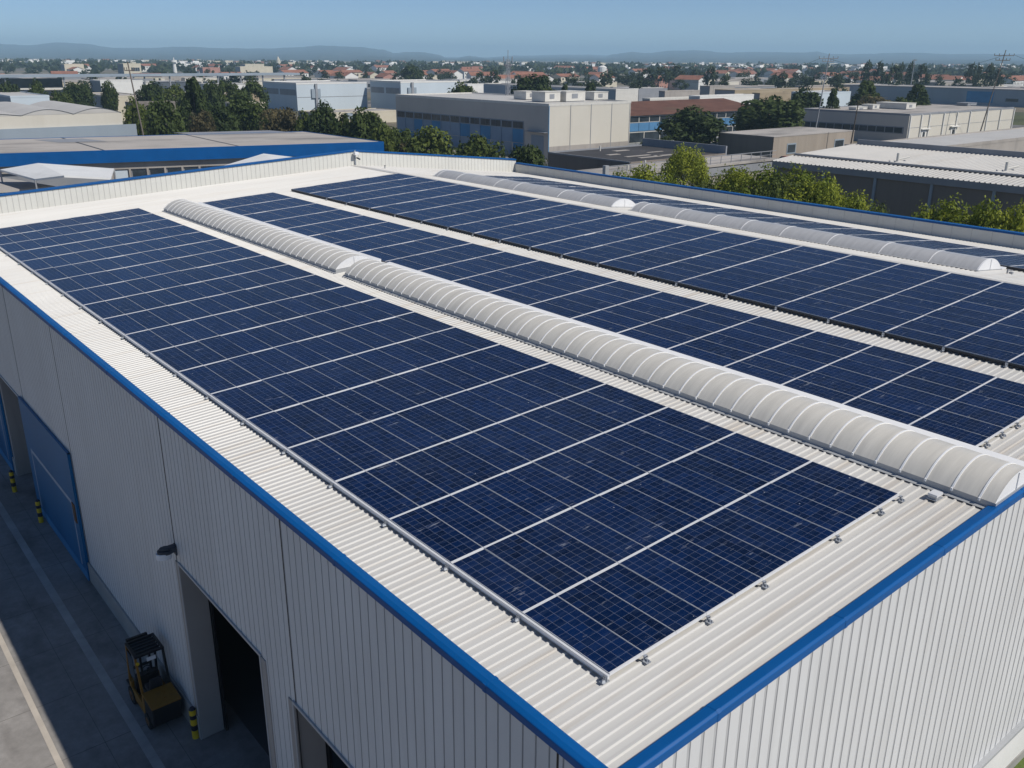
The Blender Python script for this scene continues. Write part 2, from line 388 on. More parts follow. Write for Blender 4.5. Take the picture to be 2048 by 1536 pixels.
def ribbed(mb, axis, fixed, t0, t1, lo, hi, out, pitch=.273, groove=.036, depth=.022):
    """wall sheet along 'axis' (x or y) at coordinate fixed; lo/hi functions of t; groove set inwards; out = outward sign"""
    cuts = [(t0, 0)]; k = math.floor(t0/pitch)
    while k*pitch < t1:
        t = k*pitch
        for dt, d in ((0,0),(.009,depth),(groove-.009,depth),(groove,0)):
            if t0 < t+dt < t1: cuts.append((t+dt, d))
        k += 1
    cuts.append((t1, 0))
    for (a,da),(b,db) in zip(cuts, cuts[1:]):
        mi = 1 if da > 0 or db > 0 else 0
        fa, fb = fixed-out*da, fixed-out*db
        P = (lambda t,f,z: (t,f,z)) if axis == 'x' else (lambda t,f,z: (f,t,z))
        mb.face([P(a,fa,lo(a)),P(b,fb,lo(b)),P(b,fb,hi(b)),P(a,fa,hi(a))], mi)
ZB = (ZG+fz(-12.85))*U                             # plinth top
ztop = lambda t: zr(XL)+.06
xl = XL*U
def zc(z): return (ZG+fz(z))*U
# openings in the yard wall: (y0, y1, top)
OPEN = [(fy(3.4)*U, fy(10.66)*U, zc(-6.4)), (fy(12.95)*U, fy(19.85)*U, zc(-6.0)), (fy(45.0)*U, fy(50.7)*U, zc(-7.0))]
m = MB(); t = YG*U
for a, b, h in OPEN:
    ribbed(m, 'y', xl, t, a, lambda q: ZB, ztop, -1)
    ribbed(m, 'y', xl, a, b, lambda q, h=h: h, ztop, -1)
    t = b
ribbed(m, 'y', xl, t, YF*U+.2, lambda q: ZB, ztop, -1)
m.build('wall', ['wall_sheet', 'wall_groove_shaded'], wh)
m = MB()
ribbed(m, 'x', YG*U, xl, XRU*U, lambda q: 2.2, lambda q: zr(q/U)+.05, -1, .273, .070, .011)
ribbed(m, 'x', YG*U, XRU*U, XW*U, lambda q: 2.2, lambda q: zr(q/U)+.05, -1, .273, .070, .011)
m.build('wall', ['wall_sheet', 'wall_groove_shaded'], wh)
m = MB(); m.box((XW*U-.02, YG*U, 0), (XW*U+.2, YF*U+.2, zr(XR_)+.1)); m.build('wall', 'wall_sheet', wh)
m = MB(); m.box((xl+.05, YF*U+.02, 0), (XW*U-.05, YF*U+.24, zr(XL)-.2)); m.build('wall', 'wall_sheet', wh)
# plinths
t = YG*U-.05
for a, b, h in OPEN+[(YF*U, 0, 0)]:
    m = MB(); m.box((xl-.07, t, 0), (xl+.18, a, ZB)); m.build('plinth', 'concrete', wh, bevel=.012); t = b
m = MB(); m.box((xl-.072, YG*U-.10, 0), (XW*U, YG*U+.15, 2.62)); m.build('plinth', 'concrete', wh)
m = MB(); m.box((1.6, YG*U-.12, 3.56), (XW*U, YG*U+.1, 3.64)); m.build('drip_flashing', 'curb_metal', wh)
m = MB(); m.box((1.6, YG*U-.07, 2.62), (XW*U, YG*U+.1, 3.56)); m.build('plinth', 'white_wall', wh)
# vertical joints on the yard wall
for yj in (-.6, 11.0, 20.75, 35.5, 45.45, 55.0, 63.0):
    m = MB(); m.box((xl-.006, yj*U-.018, ZB+.01), (xl+.01, yj*U+.018, zr(XL)-.02)); m.build('panel_joint', 'black_paint', wh)
# doorways: concrete jambs, steel lintel, dark hall behind
for a, b, h in OPEN:
    for q0, q1 in ((b-.006, b+.28), (a-.28, a+.006)):
        m = MB(); m.box((xl-.03, q0, .03), (xl+.62, q1, h-.003)); m.build('door_jamb', 'old_concrete', wh, bevel=.01)
    m = MB(); m.box((xl-.045, a-.06, h-.02), (xl+.05, b+.06, h+.05)); m.box((xl-.045, b-.0, .05), (xl-.0305, b+.07, h-.02)); m.box((xl-.045, a-.07, .05), (xl-.0305, a, h-.02)); m.build('door_frame', 'curb_metal', wh, bevel=.006)
    m = MB(); m.box((xl+.64, b-.10, .03), (xl+.70, b+.24, h)); m.build('door_guide', 'black_paint', wh)
m = MB(); m.box((-.2, -1.3, .021), (37.8, 48.3, .03)); m.build('hall_floor', 'asphalt', wh)
m = MB(); m.box((6.0, -1.3, .03), (6.15, 48.3, 9.2)); m.build('inner_wall', 'brown_sheet', wh)
m = MB(); m.box((1.6,48.6*U,zc(-7.75)),(1.72,49.9*U,zc(-7.65))); m.build('hall_beam', 'cream_wall', wh)
# blue sliding doors standing proud of the wall
for (ya, yb, zt, grips) in ((34.75, 44.95, -6.75, True), (50.9+.5, 61.0, -7.0, False)):
    ya = fy(ya)*U; yb = fy(yb)*U; zt = zc(zt)
    m = MB(); ribbed(m, 'y', xl-.12, ya, yb, lambda q: .06, lambda q, zt=zt: zt, -1, .137, .02, .008)
    m.box((xl-.119, ya, .06), (xl-.02, ya+.04, zt)); m.box((xl-.119, yb-.04, .06), (xl-.02, yb, zt)); m.box((xl-.119, ya, zt-.04), (xl-.02, yb, zt))
    d = m.build('sliding_door', ['blue_door', 'blue_door'], wh)
    m = MB()
    zs = zc(-9.6)
    m.box((xl-.128, ya+.55, zs-.16), (xl-.1205, yb-.75, zs)); m.box((xl-.128, ya+.55, .5), (xl-.1205, ya+.67, zs-.16)); m.box((xl-.128, yb-.87, .5), (xl-.1205, yb-.75, zs-.16))
    m.build('painted_stripe', 'door_stripe', d)
    m = MB(); m.box((xl-.13, ya+.0, .05), (xl-.1205, yb, .42)); m.build('kick_plate', 'mid_blue', d)
    if grips:
        m = MB(); m.box((xl-.150, ya+.18, 2.35), (xl-.1205, ya+.52, 3.1)); h_ = m.build('hand_hatch', 'rusty_steel', d, bevel=.006)
        m = MB(); m.box((xl-.153, ya+.25, 2.47), (xl-.1505, ya+.45, 2.98)); m.build('hatch_recess', 'black_paint', d)
# blue trims: eave, near gable (two runs), and parapets at the far and right edges
def run(sec0, sec1, name, mat, parent=wh, bevel=.02):
    mm = MB(); mm.hexa(sec0, sec1); return mm.build(name, mat, parent, bevel=bevel)
ya, yb = -2.09*U, YF*U+.25
XO = -2.0
def eave_sec(y): return [(XI*U, y, zr(XI)+.055), (-1.88*U, y, zr(XL)+.085), (XO*U, y, zr(XL)+.06), (XO*U, y, zr(XL)-.075), (-1.925*U, y, zr(XL)-.08), (-1.88*U, y, zr(XL)-.02), (XI*U, y, zr(XI)+.02)]
run(eave_sec(ya+.02), eave_sec(yb), 'edge_trim', 'blue_trim', bevel=.02)
def gab_sec(xu):
    z = zr(xu); return [(xu*U, -1.80*U, z+.045), (xu*U, -1.80*U, z+.085), (xu*U, -2.04*U, z+.11), (xu*U, -2.10*U, z+.08), (xu*U, -2.10*U, z-.055), (xu*U, -2.07*U, z-.055), (xu*U, -2.04*U, z+.045)]
run(gab_sec(-1.94), gab_sec(XRU), 'edge_trim', 'blue_trim', bevel=.02); run(gab_sec(XRU+.01), gab_sec(XW), 'edge_trim', 'blue_trim', bevel=.02)
for k in range(11):
    y = (1.5+k*6.2)*U; sec = lambda q: [(x, q, z+(.004 if i in (0,1,2) else 0)) if i not in (2,3) else (x-.004, q, z+(.004 if i == 2 else 0)) for i, (x, _, z) in enumerate(eave_sec(q))][:4]
    run(sec(y)+[(XI*U, y, zr(XI)+.03)], sec(y+.07)+[(XI*U, y+.07, zr(XI)+.03)], 'trim_lap', 'blue_trim', bevel=0)
for k in range(9):
    x = .8+k*4.3; sec = lambda q: [(X, Y-(.004 if i in (3,4) else 0), Z+(.004 if i in (1,2) else 0)) for i, (X, Y, Z) in enumerate(gab_sec(q))][1:5]
    run([(x*U,-1.80*U,zr(x)+.05)]+sec(x), [((x+.1)*U,-1.80*U,zr(x)+.05)]+sec(x+.1), 'trim_lap', 'blue_trim', bevel=0)
HPF, HPR = 1.3657*U, .959*U
for x0, x1 in ((XL, XRU), (XRU, XW)):
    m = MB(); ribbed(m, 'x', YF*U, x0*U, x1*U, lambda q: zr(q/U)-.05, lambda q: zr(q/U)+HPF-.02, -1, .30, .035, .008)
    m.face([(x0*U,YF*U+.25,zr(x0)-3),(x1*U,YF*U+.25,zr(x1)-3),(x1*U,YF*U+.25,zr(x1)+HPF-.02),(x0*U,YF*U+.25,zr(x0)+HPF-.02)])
    m.build('parapet', ['parapet_sheet', 'parapet_groove_shaded'], wh)
    def cap(x): z = zr(x)+HPF; return [(x*U,YF*U-.06,z-.02),(x*U,YF*U-.06,z+.07),(x*U,YF*U+.30,z+.08),(x*U,YF*U+.30,z-.10)]
    run(cap(x0-(.12 if x0 < 0 else 0)), cap(x1), 'edge_trim', 'blue_trim', bevel=.01)
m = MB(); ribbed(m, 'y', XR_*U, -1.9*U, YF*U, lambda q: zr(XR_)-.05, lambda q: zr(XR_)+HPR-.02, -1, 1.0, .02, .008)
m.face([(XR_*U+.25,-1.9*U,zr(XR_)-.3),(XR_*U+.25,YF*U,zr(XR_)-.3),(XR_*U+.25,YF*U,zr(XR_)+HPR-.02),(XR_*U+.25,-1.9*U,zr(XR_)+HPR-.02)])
m.build('parapet', ['parapet_sheet', 'parapet_groove_shaded'], wh)
def capr(y): z = zr(XR_)+HPR; return [(XR_*U-.05,y,z-.02),(XR_*U-.05,y,z+.08),(XR_*U+.30,y,z+.08),(XR_*U+.30,y,z-.10)]
run(capr(-2.3*U), capr(YF*U-.07), 'edge_trim', 'blue_trim', bevel=.01)

# ------------------------------------------------------------------ solar panels
def frame_mb(w, l, thick=.045):
    mm = MB(); fw, fl = .0058, .028
    mm.box((.003,.004,-thick),(fw,l-.004,.006)); mm.box((w-fw,.004,-thick),(w-.003,l-.004,.006))
    mm.box((fw,.004,-thick),(w-fw,fl,.006)); mm.box((fw,l-fl,-thick),(w-fw,l-.004,.006)); return mm
PW, PL = U, 2.1
mm = MB(); mm.face([(.012,.028,0),(PW-.012,.028,0),(PW-.012,PL-.028,0),(.012,PL-.028,0)], 0, [(0,0),(1,0),(1,1),(0,1)]); cell_me = mm.mesh('solar_panel', 'cells')
frame_me = frame_mb(PW, PL).mesh('frame', 'aluminium')
R1 = [2.727902264852979,2.7351206721217505,2.8355030056829285,2.9505894242773585,3.043880677890925,3.0971868949226935,3.14039645939868,3.1952313137097055,3.1947829475741347,3.2055911650186792,3.2258945942926633,3.230835643400717,3.2243144926221707,3.21120325853875,3.201466050744817,3.182607808360334,3.155387146641419,3.1205961189232125,3.10024079859623,3.090736631083691]
N1 = [0]
for r in R1: N1.append(N1[-1]+r)
N2 = [0,2.12,4.45,6.87,9.4,12.2,15.0,17.85,20.75,23.8,26.83,29.9,33.05,36.2,39.35,42.5,45.8,49.1,52.7,56.4,60.2]
N3 = [-2.1,.2,2.54,4.92,7.43,9.95,12.6,15.35,18.45,21.2,24.0,26.88,29.65,32.45,35.2,37.9,40.95,44.3,47.75,51.1,54.2,57.3,60.42]
ARR = [('eave', 0, 1.0, 11, N1), ('inner', 15.19, 1.0165, 6, N2), ('ridge', 23.1, 1.0425, 10, N3), ('parapet', 40.25, 1.06, 8, N3)]
cand = []
for name, xa, w, nc, N in ARR:
    for r in range(len(N)-1):
        for c in range(nc):
            a, b = xa+c*w, xa+(c+1)*w
            q = [proj((x*U, y*U, zp(x))) for x, y in ((a,N[r]),(b,N[r]),(b,N[r+1]),(a,N[r+1]))]
            if any(k is None for k in q): q = [(-1,-1)]*4
            q = [(min(max(x,0),2048), min(max(y,0),1536)) for x, y in q]
            ar = abs(sum(q[i][0]*q[(i+1)%4][1]-q[(i+1)%4][0]*q[i][1] for i in range(4)))/2
            cand.append((ar, name, a, w, N[r], N[r+1], r, c))
cand.sort(reverse=True)
ARRLAB = {'eave': 'of eave array', 'inner': 'of inner array', 'ridge': 'of ridge array', 'parapet': 'of parapet array'}
rest = MB()
def mat_for(xu, y, sx, sy):
    ang = -math.atan(S1) if xu < XRU else math.atan(S2)
    return Matrix.Translation((xu*U, y*U, zp(xu))) @ Matrix.Rotation(ang, 4, 'Y') @ Matrix.Diagonal((sx, sy, 1, 1))
gaps = lambda xu: 1/math.cos(math.atan(S1 if xu < XRU else S2))
for i, (ar, name, a, w, ya, yb, r, c) in enumerate(cand):
    M = mat_for(a, ya, w*gaps(a), (yb-ya)*U/PL)
    # each panel was bolted down by hand: a hair of tilt apiece
    M = M @ Matrix.Rotation(random.gauss(0,.0026), 4, 'X') @ Matrix.Rotation(random.gauss(0,.0022), 4, 'Y')
    if i < 300:
        o = bpy.data.objects.new('solar_panel', cell_me); COL.objects.link(o); o.matrix_world = M
        fr = bpy.data.objects.new('frame', frame_me); COL.objects.link(fr); fr.parent = o
        rr = r if name != 'ridge' else r-1
        side = 'from the eave' if name == 'eave' else 'from its left edge'
        tag(o, f"blue panel {ARRLAB[name]}, row {CARD[r+1]} from near end, {ORD[c+1]} {side}", 'solar panel', 'solar panels on the warehouse roof')
    else:
        v0 = len(rest.v)
        rest.face([M @ Vector(v.co) for v in cell_me.vertices], 0, [(0,0),(1,0),(1,1),(0,1)])
        base = len(rest.v)
        rest.v += [tuple(M @ v.co) for v in frame_me.vertices]
        for p in frame_me.polygons: rest.f.append(tuple(base+k for k in p.vertices)); rest.m.append(1)
tag(rest.build('solar_panels', ['cells', 'aluminium']), 'the more distant blue solar panels of the inner, ridge and parapet arrays', kind='stuff')

# side rails and feet
def rail(label, xu, y0, y1, mat, dx):
    mm = MB(); z = zp(xu)
    mm.box((xu*U-.045+dx, y0*U, z-.075), (xu*U-.004+dx, y1*U, z-.012)); mm.box((xu*U-.055+dx, y0*U, z-.080), (xu*U-.004+dx, y1*U, z-.0755))
    return tag(mm.build('edge_rail', mat), label, 'mounting rail')
rail('bright aluminium rail along the eave side of the widest panel array', 0, 0, N1[-1], 'aluminium', 0)
rail('black cable rail along the left side of the ridge array', 23.1, -2.1, N3[-1], 'dark_rail', 0)
rail('dark rail along the array beside the cream rooflight', 15.19, 0.05, N2[-1], 'dark_rail', 0)
rail('dark rail at the left side of the array nearest the grey parapet', 40.25, -2.1, N3[-1], 'dark_rail', 0)
def foot():
    o = thing('rail_foot', 'x', 'bracket', (0,0,0), 'rail feet round the panel arrays')
    mm = MB(); mm.box((-.075,-.035,-.108),(.03,.035,-.100)); mm.box((-.012,-.03,-.100),(-.004,.03,-.012)); mm.box((-.07,-.012,-.1),(-.012,-.004,-.06)); mm.build('base_plate', 'galvanised', o)
    mm = MB(); mm.box((-.03,-.02,-.03),(.012,.02,-.018)); mm.box((-.03,-.02,-.055),(-.022,.02,-.018)); mm.tube((-.045,0,-.10),(-.045,0,-.06),.011,n=6); mm.tube((-.012,.0,-.045),(.03,0,-.045),.008,n=6); mm.build('clamp', 'galvanised', o)
    return o
pf = foot(); used = [0]
def put_foot(x, y, z, rz, label):
    o = pf if not used[0] else copy_tree(pf); used[0] = 1
    o.location = (x, y, z); o.rotation_euler.z = rz; o['label'] = label; o.scale = (1.25, 1.25, .95)
for k in range(18):
    if k == 0: lab = 'galvanised foot at the nearest corner of the eave array'
    else: lab = f'galvanised foot on the eave side of the widest array, at row seam {CARD[k]}'
    put_foot(-.05, N1[k]*U+(.03 if k else .02), zp(0), 0, lab)
for c in (1, 3, 5, 8, 10, 11):
    put_foot(c*U-.02, -.035, zp(c), math.pi/2, f'galvanised foot on the gable side of the eave array, at column seam {CARD[c]}')
for c, w_ in ((1, 'nearest the rooflight'), (2, 'second from the rooflight'), (3, 'third from the rooflight')):
    put_foot((15.19+c*1.0165-.3)*U, -.03, zp(15.19+c), math.pi/2, f'galvanised foot at the gable end of the inner array, {w_}')
for k in range(2, 21):
    put_foot(23.1*U-.06, N3[k]*U, zp(23.1), 0, f'galvanised foot under the black rail of the ridge array, at row seam {CARD[k]}')

# ------------------------------------------------------------------ barrel rooflights
def rooflight(label, x0, x1, y0, y1, rise, curb, vmat, ribs, endcap_dark=False):
    """curb along the roof, curved sheet, arched ribs, closed ends"""
    t = thing('barrel_rooflight', label, 'rooflight', (x0*U, y0*U, zr((x0+x1)/2)), 'barrel rooflights of the warehouse')
    L = (y1-y0)*U; Wd = (x1-x0)*U; sl = S1 if x0 < XRU else -S2
    zc_ = lambda x: sl*(x-Wd/2)                        # roof under it, local
    mm = MB()
    for xa, xb in ((0,.05),(Wd-.05,Wd)):
        mm.hexa([(xa,0,zc_(xa)+.0),(xb,0,zc_(xb)),(xb,L,zc_(xb)),(xa,L,zc_(xa))], [(xa,0,zc_(xa)+curb),(xb,0,zc_(xb)+curb),(xb,L,zc_(xb)+curb),(xa,L,zc_(xa)+curb)])
    for ya_, yb_ in ((0,.05),(L-.05,L)):
        mm.hexa([(.05,ya_,zc_(.05)),(Wd-.05,ya_,zc_(Wd-.05)),(Wd-.05,yb_,zc_(Wd-.05)),(.05,yb_,zc_(.05))], [(.05,ya_,zc_(.05)+curb),(Wd-.05,ya_,zc_(Wd-.05)+curb),(Wd-.05,yb_,zc_(Wd-.05)+curb),(.05,yb_,zc_(.05)+curb)])
    mm.hexa([(-.10,-.05,zc_(-.10)+.031),(0,-.05,zc_(0)+.031),(0,L+.05,zc_(0)+.031),(-.10,L+.05,zc_(-.1)+.031)], [(-.10,-.05,zc_(-.1)+.036),(0,-.05,zc_(0)+.05),(0,L+.05,zc_(0)+.05),(-.10,L+.05,zc_(-.1)+.036)])
    mm.build('curb', 'curb_metal', t)
    mm = MB()                                          # pale flashing ledge on the upslope side
    mm.hexa([(Wd,-.03,zc_(Wd)+.031),(Wd+.34,-.03,zc_(Wd+.34)+.031),(Wd+.34,L+.03,zc_(Wd+.34)+.031),(Wd,L+.03,zc_(Wd)+.031)], [(Wd,-.03,zc_(Wd)+curb),(Wd+.34,-.03,zc_(Wd+.34)+curb+.05),(Wd+.34,L+.03,zc_(Wd+.34)+curb+.05),(Wd,L+.03,zc_(Wd)+curb)])
    mm.build('flashing', 'rib_white', t)
    R = ((Wd/2)**2+rise**2)/(2*rise); half = math.asin(Wd/2/R); n_ = 22
    arc = [(Wd/2+R*math.sin(-half+2*half*i/n_), R*math.cos(-half+2*half*i/n_)-(R-rise)+curb) for i in range(n_+1)]
    arc = [(x, z+sl*(x-Wd/2)) for x, z in arc]
    mm = MB(); ns = max(1, int(L/1.0))
    for k in range(ns+1):
        yy = .02+(L-.04)*k/ns
        for x, z in arc: mm.v.append((x, yy, z+random.uniform(-.003,.003)))
    w_ = len(arc)
    for k in range(ns):
        for i in range(n_):
            a = k*w_+i; mm.f.append((a, a+w_, a+w_+1, a+1)); mm.m.append(0)
    mm.build('vault', vmat, t, smooth=True)
    for yy, big in ribs:
        yy = yy*U
        if not .0 <= yy <= L: continue
        mm = MB(); h = .018 if big else .011; rr = .012
        for i in range(n_):
            (xa,za),(xb,zb) = arc[i], arc[i+1]
            def off(x, z, d): 
                dx, dz = x-Wd/2, z-(curb-(R-rise)); q = math.hypot(dx, dz); return (x+dx/q*d, z+dz/q*d)
            A0, A1, B0, B1 = off(xa,za,-.004), off(xa,za,rr), off(xb,zb,-.004), off(xb,zb,rr)
            for q in ([(A1,-h),(B1,-h),(B1,h),(A1,h)], [(A0,-h),(B0,-h),(B1,-h),(A1,-h)], [(A1,h),(B1,h),(B0,h),(A0,h)]):
                mm.face([(p[0], yy+d, p[1]) for p, d in q])
        mm.box((arc[0][0]-.03, yy-h, arc[0][1]-.04), (arc[0][0]+.015, yy+h, arc[0][1]+.02))
        mm.build('rib', 'rib_white', t)
    for yy, sgn in ((.018, 1), (L-.018, -1)):
        mm = MB(); mm.face([(arc[0][0],yy,zc_(0)+curb-.01)]+[(x,yy,z) for x, z in arc]+[(arc[-1][0],yy,zc_(Wd)+curb-.01)])
        mm.box((Wd/2-.012, min(yy,yy-.02*sgn), zc_(Wd/2)+curb), (Wd/2+.012, max(yy,yy-.02*sgn), curb+rise-.02)); mm.build('end_panel', 'end_white', t)
    return t
def even(L, p): return [(.05+k*p, True) for k in range(int(L/p)+1)]
rooflight('long cream barrel rooflight running under the near gable trim', 12.27, 14.65, -1.99, 32.41, .37, .16, 'vault_cream', [(34.40-.44-k*.745-.37*0, True) for k in range(46)])
rooflight('shorter cream barrel rooflight at the far end of its strip', 12.27, 14.65, 33.39, 59.97, .37, .16, 'vault_cream', [(26.5-k*.78, True) for k in range(34)])
def sparse(L):
    out = []; y = .1
    while y < L:
        out.append((y, False)); y += random.choice((2.6, 2.9, 3.3, 5.4))
    return out
rooflight('smooth grey barrel rooflight with bright white near end beside the ridge array', 36.8, 39.5, 10.05, 34.89, .40, .05, 'vault_grey', [(y,True) for y in (.05,24.75)]+sparse(25))
rooflight('grey barrel rooflight nearest the far parapet, right strip', 36.8, 39.5, 36.69, 59.54, .40, .05, 'vault_grey', [(.05,True),(22.8,True)]+sparse(23))

# small fittings on the roof
def fitting(name, label, cat, loc, parts):
    t = thing(name, label, cat, loc)
    for nm, mb, mat in parts: mb.build(nm, mat, t)
    return t
p = onX(1868, 990, 12.0*U)
a, b, c = MB(), MB(), MB()
a.box((-.13,-.10,0),(.13,.10,.012)); a.box((-.10,-.08,.012),(-.08,.08,.07)); b.box((-.11,-.09,.07),(.12,.09,.115)); c.tube((.13,0,.09),(.22,0,.04),.012)
fitting('junction_box', 'small grey junction box beside the long cream rooflight near the gable', 'junction box', (11.75*U, -.62*U, zr(11.75)+.035), [('bracket',a,'galvanised'),('case',b,'aluminium'),('conduit',c,'galvanised')])
a, b = MB(), MB()
a.tube((0,0,0),(0,0,.14),.03); b.tube((0,0,.12),(.28,-.05,.05),.022); b.box((-.06,-.2,0),(.05,-.08,.06))
fitting('vent_pipe', 'bent grey vent pipe lying before the white end of a grey rooflight', 'pipe', (38.2*U, 9.2*U, zr(38.2)+.032), [('pipe',a,'steel_pole'),('elbow',b,'steel_pole')])
a, b = MB(), MB(); a.tube((0,0,0),(0,0,.16),.035); b.tube((0,0,.16),(0,0,.21),.06, .03)
fitting('roof_vent', 'tiny dark roof vent standing before the far parapet', 'vent', (35.9*U, 66.5*U, zr(35.9)+.03), [('stem',a,'steel_pole'),('cowl',b,'lamp_grey')])
# floodlight and camera on the far parapet peak
t = thing('floodlight', 'white floodlight and camera on a bracket at the parapet peak', 'floodlight', (XRU*U, YF*U-.09, zr(XRU)+.3))
a = MB(); a.box((-.04,-.02,-.25),(.04,.05,.72)); a.build('bracket', 'galvanised', t)
a = MB(); a.box((-.16,-.28,.42),(.14,-.02,.62)); a.build('lamp_head', 'end_white', t, bevel=.02)
a = MB(); a.tube((.10,-.05,.22),(.16,-.34,.14),.055); a.build('camera_body', 'lamp_grey', t)
a = MB(); a.tube((-.0,.0,-.3),(.0,.0,.0),.014); a.tube((0,-.0,-.3),(.03,-2.2,-.32),.014); a.build('cable', 'black_paint', t)

# ------------------------------------------------------------------ yard: wall lamp, bollards, forklift
lp = onX(352, 1098, xl)
t = thing('wall_lamp', 'dark wall lamp with silver lens above the open doorway', 'wall lamp', (xl-.01, lp.y, lp.z))
a = MB(); a.box((-.03,-.07,-.16),(.02,.07,.16)); a.build('wall_plate', 'lamp_grey', t, bevel=.01)
a = MB(); a.tube((-.02,0,-.05),(-.12,0,.0),.045); a.build('arm', 'lamp_grey', t)
def lampbody(z0, z1, k):
    ring = []
    for i in range(20):
        q = 2*math.pi*i/20; r = 1 if math.cos(q) > 0 else 1
        ring.append((-.27+.205*k*math.cos(q), .15*k*math.sin(q)))
    return [(x,y,z0-.06*(x+.4)) for x,y in ring], [(x,y,z1-.06*(x+.4)) for x,y in ring]
a = MB(); lo, hi = lampbody(-.02,.09,1); a.hexa(lo, hi); lo, hi = lampbody(.09,.15,.72); a.hexa(lo, hi); a.box((-.18,-.1,.0),(-.02,.1,.13)); a.build('housing', 'lamp_grey', t, bevel=.012)
a = MB(); lo, hi = lampbody(-.13,-.0,.97); a.hexa([(x-.05, y, z-.02) for x, y, z in lo], [(x-.045, y, z+.02) for x, y, z in hi]); a.build('lens', 'end_white', t, bevel=.01)

def bollard(px, py, label):
    p = onZ(px, py, .0); p.x = min(p.x, xl-.14)
    t = thing('bollard', label, 'bollard', (p.x, p.y, .02), 'striped bollards along the yard wall')
    for k, (z0, z1) in enumerate(((0,.28),(.28,.46),(.46,.66),(.66,.80),(.80,.97))):
        a = MB(); a.tube((0,0,z0),(0,0,z1),.095,n=24,caps=(k in (0,4))); a.build('band', 'bollard_yellow' if k%2 == 0 else 'bollard_black', t, smooth=False)
    a = MB(); a.tube((0,0,.97),(0,0,1.03),.096,.06,n=24); a.build('cap', 'bollard_black', t)
bollard(404, 1470, 'yellow and black bollard at the open doorway beside the forklift')
bollard(83, 1045, 'yellow and black bollard at the near corner of the blue sliding door')
bollard(30, 984, 'yellow and black bollard farthest along the yard wall')

fk = thing('forklift', 'yellow forklift with black overhead guard parked against the yard wall', 'forklift', (-1.96, 15.2, .02))
HW = .42
a = MB()                                    # counterweight, rounded tail
a.hexa([(-HW,.02,.32),(HW,.02,.32),(HW,.75,.32),(-HW,.75,.32)], [(-HW+.02,.0,.93),(HW-.02,.0,.93),(HW-.02,.75,.99),(-HW+.02,.75,.99)]); a.build('counterweight', 'black_paint', fk, bevel=.04)
a = MB(); a.hexa([(-HW,-.01,.93),(HW,-.01,.93),(HW,.80,.99),(-HW,.80,.99)], [(-HW,-.01,.975),(HW,-.01,.975),(HW,.80,1.035),(-HW,.80,1.035)]); a.tube((.05,.25,1.0),(.05,.25,1.05),.03); a.tube((.12,.5,1.01),(.12,.5,1.06),.025); a.build('engine_cover', 'fork_yellow', fk, bevel=.012)
a = MB(); a.box((-HW,.76,.28),(-HW+.06,2.05,.62)); a.box((HW-.06,.76,.28),(HW,2.05,.62)); a.box((-HW+.06,.8,.28),(HW-.06,2.05,.48)); a.box((-HW,1.85,.48),(HW,2.05,.80)); a.hexa([(-HW,.70,.62),(-HW+.05,.70,.62),(-HW+.05,.95,.62),(-HW,.95,.62)], [(-HW,.74,1.02),(-HW+.05,.74,1.02),(-HW+.05,.82,1.02),(-HW,.82,1.02)]); a.build('chassis', 'fork_yellow', fk, bevel=.012)
for x in (-HW+.03, HW-.03):
    a = MB(); a.hexa([(x-.03,.80,.95),(x+.03,.80,.95),(x+.03,.88,.95),(x-.03,.88,.95)], [(x-.03,1.02,2.08),(x+.03,1.02,2.08),(x+.03,1.08,2.08),(x-.03,1.08,2.08)]); a.build('guard_post', 'fork_yellow' if x < 0 else 'black_paint', fk)
    a = MB(); a.hexa([(x-.03,1.98,.78),(x+.03,1.98,.78),(x+.03,2.05,.78),(x-.03,2.05,.78)], [(x-.03,1.78,2.08),(x+.03,1.78,2.08),(x+.03,1.85,2.08),(x-.03,1.85,2.08)]); a.build('guard_post', 'fork_yellow' if x < 0 else 'black_paint', fk)
a = MB(); a.box((-HW,.98,2.08),(HW,1.06,2.15)); a.box((-HW,1.80,2.08),(HW,1.88,2.15)); a.box((-HW,1.06,2.08),(-HW+.08,1.80,2.15)); a.box((HW-.08,1.06,2.08),(HW,1.80,2.15))
for k in range(4): a.box((-HW+.08, 1.17+k*.16, 2.10),(HW-.08, 1.21+k*.16, 2.14))
a.build('overhead_guard', 'black_paint', fk, bevel=.012)
a = MB(); a.box((-HW+.09,1.07,2.085),(HW-.09,1.79,2.097)); a.build('roof_glass', 'dark_glass', fk)
a = MB(); a.box((-HW+.005,1.30,1.15),(-HW+.02,1.80,1.95)); a.build('side_screen', 'dark_glass', fk)
a = MB(); a.box((-.16,1.02,.72),(.22,1.45,.86)); a.hexa([(-.16,.92,.80),(.22,.92,.80),(.22,1.04,.80),(-.16,1.04,.80)], [(-.14,.84,1.30),(.20,.84,1.30),(.20,.94,1.30),(-.14,.94,1.30)]); a.box((-.22,.88,.48),(.27,1.5,.72)); a.build('seat', 'seat_black', fk, bevel=.03)
a = MB(); a.box((-.34,1.62,.5),(.34,1.84,1.02)); a.box((-.34,1.5,.49),(.34,1.62,.53)); a.build('dashboard', 'black_paint', fk, bevel=.02)
a = MB(); a.tube((.03,1.85,.8),(.03,1.62,1.12),.025); 
for k in range(14):
    q0, q1 = 2*math.pi*k/14, 2*math.pi*(k+1)/14
    a.tube((.03+.16*math.cos(q0),1.61+.11*math.sin(q0),1.13+.11*math.sin(q0)),(.03+.16*math.cos(q1),1.61+.11*math.sin(q1),1.13+.11*math.sin(q1)),.014,n=6)
a.build('steering_wheel', 'black_paint', fk)
mast = MB()
for x in (-.30,.24): mast.box((x,2.08,.10),(x+.06,2.20,2.05))
